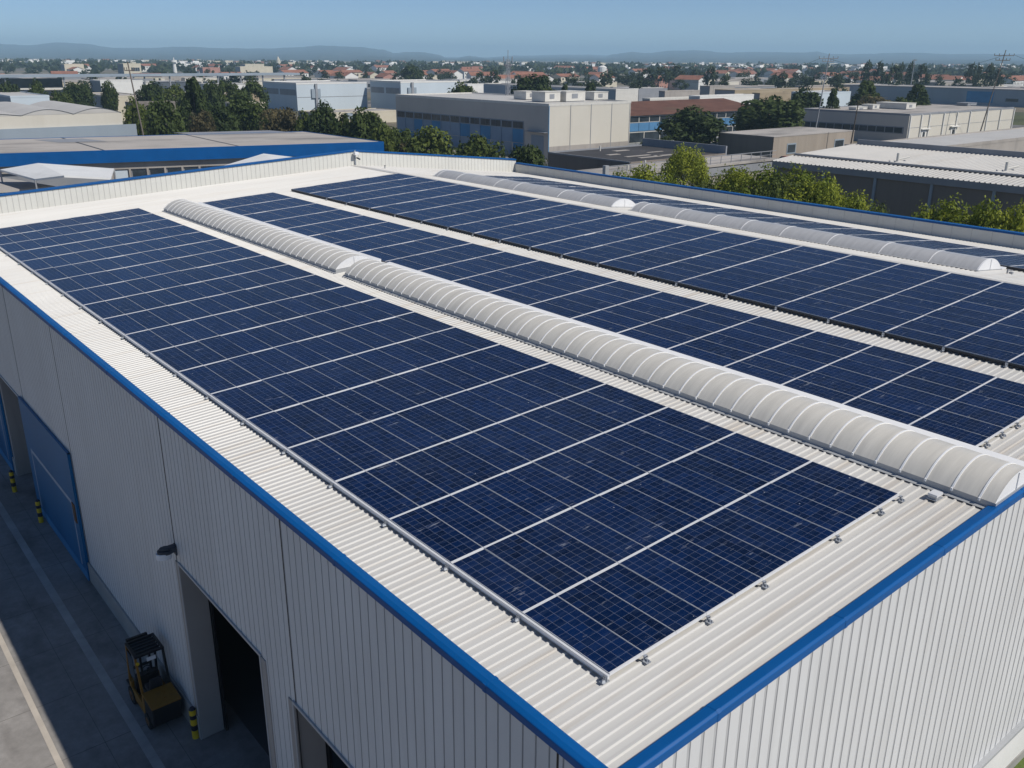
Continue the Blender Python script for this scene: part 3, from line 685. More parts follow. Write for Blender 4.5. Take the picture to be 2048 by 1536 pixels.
mast.box((-.30,2.10,1.98),(.30,2.18,2.06)); mast.box((-.24,2.11,1.0),(.24,2.17,1.07)); mast.tube((0,2.13,.3),(0,2.13,1.9),.035)
mast.build('mast', 'black_paint', fk)
a = MB(); a.box((-.38,2.20,.35),(.38,2.25,.43)); a.box((-.38,2.20,.65),(.38,2.25,.73)); a.build('carriage', 'black_paint', fk)
for x in (-.28,.18):
    a = MB(); a.box((x,2.25,.05),(x+.10,2.30,.75)); a.box((x,2.30,.05),(x+.10,3.05,.09)); a.build('fork', 'black_paint', fk)
for x in (-HW+.02, HW-.02):
    for yy, r in ((.52,.25),(1.92,.29)):
        s = 1 if x > 0 else -1
        a = MB(); a.tube((x-s*.11,yy,r),(x+s*.05,yy,r),r,n=28); wv = a.build('wheel', 'rubber', fk, bevel=.02)
        a = MB(); a.tube((x+s*.051,yy,r),(x+s*.056,yy,r),r*.55,n=20); a.tube((x+s*.056,yy,r),(x+s*.07,yy,r),r*.2,n=12); a.build('rim', 'rusty_steel', wv)
a = MB(); a.tube((-HW+.05,.98,1.93),(-HW+.05,.93,1.93),.045,n=14); a.build('tail_light', 'bollard_yellow', fk)
a = MB(); a.box((-.1,.97,1.88),(.15,.985,2.0)); a.build('rear_plate', 'aluminium', fk)

# ------------------------------------------------------------------ background buildings
class Bld:
    """axis-aligned building from its near top corner: left wall faces -X, front wall faces -Y"""
    def __init__(s, name, label, cat, corner, left, right, H=None, d=None, walls=('beige_wall','beige_wall'), roof='old_roof', group=None, lip=.25, base=0., trim=None, dX=None, dY=None):
        s.K = onZ(*corner, H) if H is not None else atD(*corner, d)
        s.H = s.K.z; k = s.K
        s.Ly = dY or (onX(left, corner[1], k.x).y-k.y if left is not None else 20)
        if dY is None and left is not None: s.Ly = s.solve('y', left)
        s.Lx = dX or s.solve('x', right)
        s.t = thing(name, label, cat, (k.x, k.y, 0), group)
        m = MB(); x, y, h = s.Lx, s.Ly, s.H
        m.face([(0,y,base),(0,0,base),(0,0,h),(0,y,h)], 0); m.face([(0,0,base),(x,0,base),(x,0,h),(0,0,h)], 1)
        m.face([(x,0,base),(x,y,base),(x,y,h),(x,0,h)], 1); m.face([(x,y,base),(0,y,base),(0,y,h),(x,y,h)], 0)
        m.build('wall', list(walls), s.t)  # left walls mostly get a darker colour, painting in their shaded side
        m = MB(); e = .22; zl = h-lip
        if lip > 0:
            m.face([(e,e,zl),(x-e,e,zl),(x-e,y-e,zl),(e,y-e,zl)]); m.build('roof', roof, s.t)
            m = MB()
            for A, B in (((-.04,-.04),(x+.04,e)),((-.04,y-e),(x+.04,y+.04)),((-.04,e),(e,y-e)),((x-e,e),(x+.04,y-e))):
                m.box((A[0],A[1],zl-.25),(B[0],B[1],h+.03))
            m.build('parapet', trim or walls[1], s.t)
        else:
            m.box((-.05,-.05,h-.01),(x+.05,y+.05,h+.12)); m.build('roof', roof, s.t)
    def solve(s, ax, px):
        lo, hi = 0., 900.
        f = lambda t: proj((s.K.x+(t if ax == 'x' else 0), s.K.y+(t if ax == 'y' else 0), s.K.z))[0]
        sg = 1 if ax == 'x' else -1
        for _ in range(50):
            mid = (lo+hi)/2
            if (f(mid)-px)*sg < 0: lo = mid
            else: hi = mid
        return lo
    def rect(s, face, p0, p1, name, mat, out=.06, parent=None, zfix=None):
        """panel on a wall between two photo corners"""
        if face == 'L': a, b = onX(*p0, s.K.x), onX(*p1, s.K.x); u0, u1 = sorted((a.y-s.K.y, b.y-s.K.y))
        else: a, b = onY(*p0, s.K.y), onY(*p1, s.K.y); u0, u1 = sorted((a.x-s.K.x, b.x-s.K.x))
        z0, z1 = sorted((a.z, b.z))
        if zfix: z0, z1 = zfix
        return s.panel(face, u0, u1, z0, z1, name, mat, out, parent)
    def panel(s, face, u0, u1, z0, z1, name, mat, out=.06, parent=None):
        z0 = max(z0, .02); m = MB()
        if face == 'L': m.box((-out,u0,z0),(.02,u1,z1))
        else: m.box((u0,-out,z0),(u1,.02,z1))
        return m.build(name, mat, parent or s.t)
    def windows(s, face, u0, u1, z0, z1, n, frame='grey_trim', glass='dark_glass', gap=.12):
        w = (u1-u0)/n
        for k in range(n):
            f = s.panel(face, u0+k*w+.02, u0+(k+1)*w-.02, z0, z1, 'window', frame, .05)
            s.panel(face, u0+k*w+gap, u0+(k+1)*w-gap, z0+.1, z1-.1, 'pane', glass, .07, f)
def unit(label, p, sx, sy, sz, mats=('hvac_white','grey_trim')):
    t = thing('rooftop_unit', label, 'air handler', p, 'air handling units on the factory roofs')
    m = MB(); m.box((0,0,.15),(sx,sy,sz)); m.build('casing', mats[0], t)
    m = MB(); m.box((-.08,-.08,sz),(sx+.08,sy+.08,sz+.1)); m.build('lid', mats[0], t)
    m = MB(); m.box((sx*.3,-.05,sz*.35),(sx*.6,.0,sz*.8)); m.box((.1,.1,0),(sx-.1,sy-.1,.15)); m.build('grille', mats[1], t)

# beige hall with blue panels, centre
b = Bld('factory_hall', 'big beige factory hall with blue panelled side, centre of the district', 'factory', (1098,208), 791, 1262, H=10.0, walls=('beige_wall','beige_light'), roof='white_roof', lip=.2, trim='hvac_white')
yy0, yy1 = .0, b.Ly
zw1 = onX(920,232,b.K.x).z; zw0 = onX(920,246,b.K.x).z
ya_ = onX(1048,245,b.K.x).y-b.K.y
b.panel('L', ya_, b.Ly-.2, zw0-.05, zw1+.05, 'window_band', 'grey_trim', .03)
n_ = 13
for k in range(n_):
    u0 = ya_+(b.Ly-.4-ya_)*k/n_; u1 = ya_+(b.Ly-.4-ya_)*(k+1)/n_
    f = b.panel('L', u0+.12, u1-.12, zw0, zw1, 'window', 'slate_wall' if k%3 else 'grey_trim', .06); b.panel('L', u0+.25, (u0+u1)/2-.06, zw0+.12, zw1-.12, 'pane', 'dark_glass', .09, f); b.panel('L', (u0+u1)/2+.06, u1-.25, zw0+.12, zw1-.12, 'pane', 'dark_glass', .09, f)
    b.panel('L', u0+.05, u1-.05, zw0-2.6, zw0-.05, 'cladding_panel', ['mid_blue','grey_blue','grey_blue','mid_blue','grey_blue'][k%5], .05)
    b.panel('L', u0+.3, u1-.3, .3, zw0-2.7, 'shutter', ['mid_blue','slate_wall','grey_blue','mid_blue'][k%4], .07)
    if k%2 == 0: b.panel('L', u0-.12, u0+.05, .05, zw0, 'pilaster', 'grey_blue', .16)
b.rect('L', (1063,267), (1087,305), 'door', 'slate_wall', .07, zfix=(.05, 4.2)); b.rect('L', (1056,262), (1096,265), 'door_canopy', 'grey_trim', .9)
for px in (1098, 1141, 1182, 1223, 1259):
    u = onY(px,230,b.K.y).x-b.K.x; b.panel('R', max(u-.05,0.), u+.08, .1, 9.7, 'wall_joint' if 1098 < px < 1259 else 'corner_trim', 'grey_trim' if px != 1098 else 'mid_blue', .05)
b.panel('R', .1, b.Lx-.05, .05, 2.3, 'plinth_band', 'old_concrete', .04)
for k, (px, py, sx, sy, sz) in enumerate(((1052,200,3.5,4,1.6),(1090,205,4,4,1.9),(1132,204,5.2,4.5,1.9),(1188,201,4.0,3.5,1.6))):
    p = onZ(px, py, 9.8); unit(['pale square unit at the back of the beige hall roof','open cream unit second along the beige hall roof','largest cream unit on the beige hall roof','lone cream unit at the right of the beige hall roof'][k], (p.x, p.y, 9.8), sx, sy, sz)

# two pale blue blocks with stair shafts
for nm, cor, lf, rt_, px in (('left of the pair, standing clear of the hall', (592,166), 525, 733, 632), ('right of the pair, partly behind the beige hall', (801,163), 740, 916, 824)):
    b = Bld('factory_block', f'tall pale blue factory block, {nm}', 'factory', cor, lf, rt_, d=310, walls=('pale_blue_wall','pale_blue_wall'), roof='white_roof', lip=.25, trim='white_wall', group='pale blue factory blocks')
    w1 = b.H-2.2; 
    for k in range(2): b.panel('L', .8+k*b.Ly/2, b.Ly/2-.6+k*b.Ly/2, w1-1.9, w1, 'window_strip', 'grey_trim', .08)
    u = onY(px,190,b.K.y).x-b.K.x
    b.panel('R', u-.4, u+.4, .1, b.H-.3, 'duct', 'steel_pole', .7); b.panel('R', u-1.8, u+1.6, b.H-5, b.H-2.0, 'duct_hood', 'slate_wall', .5); b.panel('R', .1, b.Lx-.1, b.H*.48, b.H*.5, 'wall_joint', 'grey_trim', .03)
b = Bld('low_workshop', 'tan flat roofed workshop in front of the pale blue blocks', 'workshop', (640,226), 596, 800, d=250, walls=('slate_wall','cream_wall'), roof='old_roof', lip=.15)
b.rect('R', (690,226), (706,238), 'shutter', 'slate_wall', .06)

# beige hall at the right
b = Bld('factory_hall', 'long cream hall with white columns and a window strip, right of the district', 'factory', (1820,228), 1605, 2028, H=6.6, walls=('beige_wall','beige_light'), roof='old_roof', lip=.15, trim='grey_trim')
zw1 = onX(1700,248,b.K.x).z; zw0 = onX(1700,260,b.K.x).z
u0 = onX(1808,255,b.K.x).y-b.K.y; u1 = b.Ly-.4
b.panel('L', u0, u1, zw0-.1, zw1+.1, 'window_band', 'grey_trim', .03); b.windows('L', u0+.2, u1-.2, zw0, zw1, 12, 'grey_trim')
for px in (1820,1842,1858,1886,1912,1938,1972,1998,2024):
    u = onY(px,240,b.K.y).x-b.K.x; b.panel('R', max(u-.12,.0), u+.14, .05, 6.3, 'column', 'white_wall', .28)
b.panel('R', .1, b.Lx-.1, .05, 1.15, 'plinth_band', 'old_concrete', .04); b.panel('R', .1, b.Lx-.1, 3.5, 3.58, 'wall_joint', 'grey_trim', .03)
for px in (1846, 1904):
    u = onY(px,270,b.K.y).x-b.K.x; d_ = b.panel('R', u-1.1, u+1.1, .05, 2.7, 'door', 'white_wall', .12); b.panel('R', u-.5, u+.5, .3, 2.4, 'pane', 'dark_glass', .15, d_); b.panel('R', u-1.8, u+2.2, 3.0, 3.2, 'door_canopy', 'white_wall', .6)
for k, (px, py, sx, sy, sz) in enumerate(((1712,220,5,2,.6),(1745,219,3,3,1.1),(1812,219,4.5,8,1.4),(1935,212,5,3,.7))):
    p = onZ(px, py, 6.5); unit(['flat skylight box over the cream hall window wall','small grey unit next to the flat skylight box','long pale unit in the middle of the cream hall roof','low dark unit at the far right of the cream hall roof'][k], (p.x, p.y, 6.45), sx, sy, sz, ('hvac_white' if k != 3 else 'grey_trim','grey_trim'))

# brown shed
b = Bld('brown_shed', 'taupe ribbed shed with two windows beside the white roof', 'shed', (1548,275), 1437, 1709, H=4.6, walls=('brown_sheet','taupe_sheet'), roof='old_roof', lip=0)
for px0, px1 in ((1574,1592),(1668,1687)):
    u0, u1 = onY(px0,290,b.K.y).x-b.K.x, onY(px1,290,b.K.y).x-b.K.x; f = b.panel('R', u0, u1, 1.4, 3.3, 'window', 'slate_wall', .06); b.panel('R', u0+.25, u1-.25, 1.65, 3.05, 'pane', 'dark_glass', .09, f)

# dark flat-roofed building
K_ = onZ(1096,304,5.1)
t = thing('tarred_building', 'dark flat roofed building with tarred roof and low parapet', 'workshop', (K_.x, 0, 0))
AN = onZ(1212,343,5.2); y0_, y1_ = AN.y+6.3, K_.y; x1_ = onZ(1312,292,5.1).x-K_.x; xc_ = K_.x
m = MB(); m.face([(0,y0_,0),(0,y0_,5.1),(0,y1_,5.1),(0,y1_,0)]); m.face([(0,y0_,0),(x1_,y0_,0),(x1_,y0_,5.1),(0,y0_,5.1)]); m.face([(0,y1_,0),(x1_,y1_,0),(x1_,y1_,5.1),(0,y1_,5.1)]); m.face([(x1_,y0_,0),(x1_,y1_,0),(x1_,y1_,5.1),(x1_,y0_,5.1)]); m.build('wall', 'brown_sheet', t)
m = MB(); m.face([(.05,y0_+.05,4.95),(x1_-.05,y0_+.05,4.95),(x1_-.05,y1_-.05,4.95),(.05,y1_-.05,4.95)]); m.build('roof', 'tar_roof', t)
for q in (((-.06,y0_,4.92),(.12,y1_,5.12)), ((x1_-.02,y0_,4.6),(x1_+.25,y1_,6.1)), ((.13,y1_-.2,4.7),(x1_-.03,y1_,5.15))):
    m = MB(); m.box(*q); m.build('parapet', 'grey_trim', t)
prnd = random.Random(3)
for k in range(7):
    a_, b_ = prnd.uniform(2,x1_-6), prnd.uniform(y0_+3,y1_-3); m = MB(); m.box((a_,b_,4.96),(a_+prnd.uniform(.8,5),b_+prnd.uniform(.3,1.2),5.0)); m.build('roof_patch', 'old_concrete', t)
for px, py in ((1200,300),(1290,330),(1255,340)):
    q = onZ(px,py,5.1); m = MB(); m.tube((q.x-xc_,q.y,4.96),(q.x-xc_,q.y,5.7),.12,n=8); m.build('vent_stub', 'hvac_white', t)
# annex with railing, lit corrugated wall
K_ = AN; L_ = onY(1552,322,K_.y).x-K_.x
t = thing('railed_annex', 'narrow concrete annex with metal railing in front of the tarred roof', 'annex', (K_.x, K_.y, 0))
m = MB(); m.box((0,0,0),(L_,6,4.55)); m.build('wall', 'old_concrete', t)
m = MB(); m.box((-.25,-.25,4.4),(L_+.1,6.2,4.7)); m.build('roof', 'old_roof', t)
m = MB(); m.box((.0,-.12,3.2),(L_,-.02,4.3)); m.build('fascia_band', 'grey_trim', t)
m = MB()
for k in range(int(L_/2.2)+1): m.box((k*2.2,.1,4.7),(k*2.2+.07,.17,5.75))
m.box((-.05,.09,5.7),(L_,.18,5.78)); m.box((0,.1,5.2),(L_,.16,5.25)); m.build('railing', 'steel_pole', t)
m = MB(); m.box((-.3,-.2,4.7),(.3,.3,5.9)); m.build('corner_post', 'curb_metal', t)
m = MB(); m.box((L_*.20,-.6,1.9),(L_*.24,-.12,2.8)); m.build('wall_unit', 'hvac_white', t)

# corrugated white-roof shed
K_ = onZ(1548,322,7.0); yA = K_.y; yB = -20.
R0 = onZ(1594,312,7.35); R1_ = onZ(1690,288,7.9)
W1, W2 = R0.x-K_.x, R1_.x-K_.x
t = thing('corrugated_shed', 'large brown walled shed with white corrugated roof behind the hedge', 'shed', (K_.x, 0, 0))
m = MB(); m.box((.05,yB,0),(W2-.05,yA-.05,6.6)); m.build('wall', 'brown_sheet', t)
m = MB()
def corr(x0, z0, x1, z1):
    y = yB
    while y < yA-.01:
        for (ya_, yb_, da, db) in ((0,.30,0,0),(.30,.36,0,.09),(.36,.46,.09,.09),(.46,.52,.09,0)):
            m.face([(x0,y+ya_,z0+da),(x1,y+ya_,z1+da),(x1,y+yb_,z1+db),(x0,y+yb_,z0+db)])
        y += .52
corr(-.15, 7.0, W1, 7.35); corr(W1+.05, 7.42, W2, 7.95); m.build('roof', 'white_roof', t)
m = MB(); m.box((-.22,yB,6.35),(-.155,yA,7.02)); m.box((-.2,yA-.02,6.3),(W2,yA+.08,7.0)); m.build('eave_trim', 'grey_trim', t)
m = MB(); m.tube((W1,yB,7.55),(W1,yA,7.55),.13,n=8); m.build('roof_pipe', 'grey_trim', t)
m = MB(); m.box((W2,yB,6.0),(W2+.3,yA,8.6)); m.build('parapet', 'grey_trim', t)
for k in range(9):
    y = yA-.5-k*6.2; m = MB(); m.box((-.12,y-.14,0),(.04,y+.14,6.35)); m.build('pilaster', 'slate_wall', t)
m = MB(); m.box((-.05,yB,0),(.045,yA,2.1)); m.build('plinth_band', 'old_concrete', t)
for lab, px, py in (('short white vent pipe on the white corrugated roof, middle', 1795, 322), ('bent white vent pipe on the white corrugated roof, right', 2012, 341)):
    p = onZ(px, py, 7.6); v = thing('vent_pipe', lab, 'pipe', (p.x, p.y, 7.55)); m = MB(); m.tube((0,0,0),(0,0,.9),.16); m.build('pipe', 'hvac_white', v); m = MB(); m.tube((.1,0,.2),(1.3,-.6,.45),.09); m.build('elbow', 'hvac_white', v)
b = Bld('patched_roof_shed', 'low shed with patched whitish roof behind the corrugated shed', 'shed', (1822,300), 1690, 2200, H=7.2, walls=('brown_sheet','old_concrete'), roof='white_roof', lip=.12)

# rust-roofed blue building
b = Bld('rust_roof_building', 'blue two storey building with long rusty roof behind the beige hall', 'factory', (1255,232), 1245, 1522, d=196, walls=('slate_wall','grey_trim'), roof='rust_roof', lip=0, dY=16)
k = b.H; m = MB(); m.hexa([(-.3,-.5,k),(b.Lx+.3,-.5,k),(b.Lx+.3,16,k),(-.3,16,k)], [(-.3,-.4,k+.12),(b.Lx+.3,-.4,k+.12),(b.Lx+.3,12,k+2.2),(-.3,12,k+2.2)]); m.build('roof', 'rust_roof', b.t)
b.windows('R', .3, b.Lx-.3, k-1.5, k-.2, 14, 'hvac_white'); 
for j in range(14): b.panel('R', .3+j*(b.Lx-.6)/14, .3+(j+1)*(b.Lx-.6)/14-.12, k-3.3, k-1.6, 'cladding_panel', 'sky_blue', .1)
b.windows('R', .3, b.Lx-.3, .5, k-3.5, 9, 'hvac_white')

# far right and centre-back long buildings
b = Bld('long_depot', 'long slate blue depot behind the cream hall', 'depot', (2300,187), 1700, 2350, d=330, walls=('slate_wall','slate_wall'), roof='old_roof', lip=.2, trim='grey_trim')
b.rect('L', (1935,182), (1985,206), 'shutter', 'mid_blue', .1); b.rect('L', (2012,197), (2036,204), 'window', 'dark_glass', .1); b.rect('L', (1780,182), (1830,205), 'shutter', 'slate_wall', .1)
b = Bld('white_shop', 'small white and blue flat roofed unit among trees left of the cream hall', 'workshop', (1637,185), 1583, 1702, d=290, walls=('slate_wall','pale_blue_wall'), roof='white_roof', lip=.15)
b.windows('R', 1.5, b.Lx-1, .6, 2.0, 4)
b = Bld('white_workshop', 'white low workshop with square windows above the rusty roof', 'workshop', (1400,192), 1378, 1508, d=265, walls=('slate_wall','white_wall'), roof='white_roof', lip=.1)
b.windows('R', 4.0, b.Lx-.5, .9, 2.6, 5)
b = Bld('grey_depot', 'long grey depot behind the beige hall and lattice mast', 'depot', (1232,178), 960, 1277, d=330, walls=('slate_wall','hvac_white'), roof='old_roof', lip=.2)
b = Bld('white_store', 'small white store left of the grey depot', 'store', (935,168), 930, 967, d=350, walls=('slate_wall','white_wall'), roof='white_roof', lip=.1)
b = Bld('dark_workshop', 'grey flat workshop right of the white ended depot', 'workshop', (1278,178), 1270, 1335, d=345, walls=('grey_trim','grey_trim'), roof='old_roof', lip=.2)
lows = [(1330,182,1318,1400,320,'old_concrete'),(1380,203,1360,1440,250,'grey_trim'),(1300,197,1285,1400,262,'hvac_white'),(1470,180,1430,1560,360,'sand'),(1560,178,1530,1700,400,'sand'),(1420,172,1400,1470,420,'old_concrete'),(1520,186,1505,1580,300,'sand'),(1610,172,1590,1690,450,'old_concrete'),(1690,168,1670,1760,470,'cream_wall')]
for k, (x, y, l_, r_, d_, mt) in enumerate(lows):
    Bld('low_workshop', ['weathered flat roof workshop between the grey depot and the white workshop','dark flat canopy roof just above the rusty roof','pale roof strip touching the rusty roof at its left','sand coloured shed left of the dry field','long sand coloured shed right of the dry field','grey shed at the back of the dry field','small sand shed above the white workshop','grey shed behind the white and blue unit','cream shed furthest right before the tree belt'][k], 'workshop', (x,y), l_, r_, d=d_, walls=('grey_trim',mt), roof='old_roof', lip=.15)

# left: blue-fascia neighbour, set at a slight angle to the warehouse
A0, A1 = onZ(765,284,7.6), onZ(0,308,7.6); dr = (A1-A0); Lh = dr.length*1.35; ang = math.atan2(-dr.y, -dr.x)
t = thing('blue_fascia_hall', 'wide neighbouring hall with deep blue fascia and worn grey roof', 'factory', (A0.x, A0.y, 0), rz=ang)
def loc(px, py, z): q = onZ(px, py, z)-A0; c, s_ = math.cos(-ang), math.sin(-ang); return Vector((q.x*c-q.y*s_, q.x*s_+q.y*c, z))
def onfront(px, z=6.):                     # position along the front for a photo column
    lo, hi = -Lh*1.2, 5.
    for _ in range(50):
        m_ = (lo+hi)/2; w_ = proj((A0.x+m_*math.cos(ang), A0.y+m_*math.sin(ang), z))
        if w_ is None or w_[0] < px: lo = m_
        else: hi = m_
    return lo
dp = loc(606,264,7.9).y; bk = loc(606,264,7.9).x
m = MB(); m.face([(-Lh,0,7.6),(0,0,7.6),(bk,dp,7.95),(-Lh,dp,7.95)]); m.build('roof', 'old_roof', t)
m = MB(); m.box((-Lh,-.14,6.2),(0,0,7.66)); m.build('fascia', 'blue_trim', t)
m = MB(); m.hexa([(0,-.14,6.2),(.14,-.14,6.2),(bk+.14,dp+.14,6.4),(bk,dp+.14,6.4)],[(0,-.14,7.66),(.14,-.14,7.66),(bk+.14,dp+.14,8.02),(bk,dp+.14,8.02)]); m.box((-Lh,dp,7.2),(bk-.02,dp+.12,8.0)); m.build('side_trim', 'blue_trim', t)
m = MB(); m.box((-Lh,.6,0),(-.1,min(dp-.2,9),7.3)); m.build('wall', 'grey_trim', t)
m = MB(); m.box((-Lh,.35,5.35),(-.1,.61,6.25)); m.build('lintel', 'old_concrete', t)
u0, u1 = onfront(222), onfront(432)
for k in range(6):
    a_, b_ = u0+(u1-u0)*k/6, u0+(u1-u0)*(k+1)/6
    m = MB(); m.box((a_+.15,.52,1.5),(b_-.15,.60,5.3)); f = m.build('window', 'grey_trim', t); m = MB(); m.box((a_+.28,.47,1.6),(b_-.28,.52,5.2)); m.build('pane', 'dark_glass' if k else 'pale_blue_wall', f)
    m = MB(); m.box((a_-.12,.30,0),(a_+.12,.6,5.35)); m.build('post', 'old_concrete', t)
for px0, px1, py in ((118,215,284),(395,600,271)):
    A, B = loc(px0,py,7.75), loc(px1,py,7.75); zz = lambda y: 7.6+.35*y/dp+.02
    y0_, y1_ = A.y-dp*.12, A.y+dp*.14
    m = MB(); m.face([(A.x,y0_,zz(y0_)),(B.x,y0_,zz(y0_)),(B.x-3,y1_,zz(y1_)),(A.x-3,y1_,zz(y1_))]); m.build('roof_patch', 'grey_trim', t)
for px in (360, 120):
    A = loc(px,262 if px == 360 else 280,7.9)
    m = MB(); m.face([(A.x+5,.02,7.62),(A.x+5.25,.02,7.62),(A.x+.25,dp,7.97),(A.x,dp,7.97)]); m.build('roof_joint', 'dark_rail', t)
# low pale gabled canopies between the halls
for lab, pts in (('white tent like canopy roof, left, in front of the blue fascia', ((0,339),(76,326),(228,337),(222,356),(128,351),(70,358))), ('white tent like canopy roof, right, in front of the blue fascia', ((432,334),(527,307),(640,318),(600,335),(545,322),(450,333)))):
    t = thing('canopy', lab, 'canopy', (0,0,0))
    hz_ = [6.6,7.3,6.6,6.6,7.2,6.6]; P = [onZ(x,y,h) for (x,y),h in zip(pts,hz_)]
    if 'right' in lab: P = [onZ(x,y,h) for (x,y),h in zip(((425,338),(527,307),(655,322),(680,342),(560,330),(440,352)),hz_)]
    th = Vector((0,0,-.18)); m = MB()
    m.hexa([P[0]+th,P[5]+th,P[4]+th,P[1]+th],[P[0],P[5],P[4],P[1]]); m.hexa([P[1]+th,P[4]+th,P[3]+th,P[2]+th],[P[1],P[4],P[3],P[2]]); m.build('roof', 'canopy_white', t)
    for q in (0,2,3,5): mm = MB(); mm.tube((P[q].x,P[q].y,0),(P[q].x,P[q].y,P[q].z-.1),.09,n=8); mm.build('post', 'steel_pole', t)
# small hall at the extreme left, grey roof with blue fascia, just beyond the parapet
A, B = onZ(110,372,5.2), onZ(0,341,5.2)
t = thing('side_store', 'low store with plain grey roof and blue wall, far left beyond the parapet', 'store', (0,0,0))
m = MB(); m.hexa([(-60,A.y-6,5.0),(A.x,A.y-.2,5.0),(B.x-3,B.y,5.0),(-60,B.y+2,5.0)],[(-60,A.y-6,5.2),(A.x,A.y-.2,5.2),(B.x-3,B.y,5.2),(-60,B.y+2,5.2)]); m.build('roof', 'old_roof', t)
m = MB(); m.box((-60,A.y+.6,0),(B.x-3.4,B.y-.2,4.99)); m.build('wall', 'blue_door', t)
C_ = onZ(105,361,4.2); D_ = onZ(200,352,4.2)
m = MB(); m.box((A.x+.2,C_.y-.5,0),(D_.x,C_.y+3,4.0)); tag(m.build('blue_screen_wall', 'blue_door'), 'short blue wall below the left white canopy', 'wall')

# left: white vaulted roofs behind the blue fascia hall
K_ = atD(272,248,150); yv = K_.y
xL_ = onY(-300,255,yv).x
t = thing('vaulted_hall', 'white hall with three shallow vaulted roofs behind the blue fascia hall', 'factory', (0, yv, 0))
hv = K_.z
m = MB(); m.box((xL_,0,0),(K_.x,.3,hv)); m.build('front_wall', 'slate_wall', t)
m = MB(); m.box((xL_,.32,0),(K_.x-2,30,hv+1.9)); m.build('wall', 'beige_light', t)
for x0_, x1_ in ((xL_, onY(45,240,yv).x), (onY(45,240,yv).x, onY(150,240,yv).x), (onY(150,240,yv).x, K_.x-2)):
    m = MB(); n_ = 14; w_ = x1_-x0_
    prof = [(x0_+w_*i/n_, hv+1.9+.8*math.sin(math.pi*i/n_)) for i in range(n_+1)]
    for (a0,z0),(a1,z1) in zip(prof, prof[1:]): m.face([(a0,.2,z0),(a1,.2,z1),(a1,30,z1),(a0,30,z0)])
    m.face([(p[0],.3,p[1]) for p in reversed(prof)]+[(x0_,.3,hv+1.88),(x1_,.3,hv+1.88)]); m.build('vaulted_roof', 'white_roof', t, smooth=False)
b = Bld('pale_tank_house', 'pale blue flat block left of the trees, behind the vaulted hall', 'factory', (20,192), -60, 98, d=215, walls=('slate_wall','pale_blue_wall'), roof='white_roof', lip=.15)
lows = [(215,192,160,292,260,'cream_wall','grey block with pale front behind the wooden pole'),(300,193,292,372,255,'beige_wall','low tan shed with dark windows right of the wooden pole'),(262,205,250,350,215,'brown_sheet','low brown wall building behind the round tree'),(440,188,410,525,270,'sand','sandy terrace building left of the pale blue block'),(470,206,450,530,225,'cream_wall','low cream shed touching the pale blue block'),(60,158,0,120,420,'beige_light','beige block below the long platform roof at the left'),(200,161,180,285,380,'white_wall','white panel block under the cream tower')]
for x, y, l_, r_, d_, mt, lab in lows: Bld('low_workshop', lab, 'workshop', (x,y), l_, r_, d=d_, walls=('grey_trim',mt), roof='old_roof', lip=.15)
b = Bld('cream_tower', 'cream multi storey block behind the wooden pole', 'apartment block', (246,127), 234, 281, d=620, walls=('grey_trim','cream_wall'), roof='cream_wall', lip=.3)
b.windows('R', 5, b.Lx-1, b.H-5, b.H-2.6, 4); b.windows('R', 5, b.Lx-1, b.H-9.5, b.H-7, 4)
Bld('cream_block', 'wide cream block left of the cream tower', 'apartment block', (128,128), 121, 167, d=760, walls=('grey_trim','cream_wall'), roof='white_roof', lip=.2)
# long flat platform roof on posts
K_ = atD(600,146,480); yq = K_.y; xq = onY(-120,143,yq).x
t = thing('platform_roof', 'very long flat grey platform roof on posts across the left distance', 'canopy', (0, yq, 0))
m = MB(); m.box((xq,0,K_.z-1.0),(K_.x,14,K_.z)); m.build('roof', 'slate_wall', t)
m = MB(); m.box((xq,9,K_.z-5.5),(K_.x*.3+xq*.7,9.3,K_.z-1.6)); m.build('glass_wall', 'dark_glass', t)
m = MB(); m.box((xq,2,K_.z-6.2),(K_.x*.55+xq*.45,13,K_.z-5.6)); m.build('deck', 'hvac_white', t)
k = xq
while k < K_.x: 
    m = MB(); m.box((k,1,0),(k+.6,1.6,K_.z-1)); m.build('post', 'grey_trim', t); k += 12
for x, y, l_, r_, d_, mt, lab in ((405,135,398,440,700,'brick_pink','pink block in the distant town'),(490,128,480,528,900,'cream_wall','cream stepped block crowning the distant town'),(480,133,470,545,860,'cream_wall','long cream block below the stepped block'),(885,126,880,924,1300,'white_wall','plain white cube block on the horizon'),(560,134,550,600,1000,'white_wall','white slab block in the distant town')):
    Bld('town_block', lab, 'apartment block', (x,y), l_, r_, d=d_, walls=('grey_trim',mt), roof='white_roof', lip=.2)

# ------------------------------------------------------------------ masts, poles, wires
def pole(name, label, cat, px, pt, base_px, d, r, mat, arms=()):
    T = atD(px, pt, d); B = atD(base_px, pt, d)
    t = thing(name, label, cat, (B.x, B.y, 0))
    top = Vector((T.x-B.x, T.y-B.y, T.z)); m = MB(); m.tube((0,0,0), top, r, r*.6, n=8); m.build('shaft', mat, t)
    for dz, half in arms:
        q = top*(1-dz/top.length); ax = Vector((Rv.x, Rv.y, 0)).normalized()
        m = MB(); m.tube(q-ax*half, q+ax*half, r*.45, n=6)
        for s in (-1,-.5,.5,1): m.tube(q+ax*half*s, q+ax*half*s+Vector((0,0,.45)), r*.4, n=6)
        m.build('crossarm', mat, t)
    return t, Vector((B.x,B.y,0))+top
pole('wood_pole', 'leaning wooden utility pole in front of the vaulted hall', 'utility pole', 255, 124, 276, 135, .15, 'wood_pole', ((1.2,.7),))
t1, tp1 = pole('power_pole', 'pale power pole rising left of the cream hall', 'power pole', 1659, 107, 1646, 195, .16, 'steel_pole', ((1.0,2.0),(1.6,1.2)))
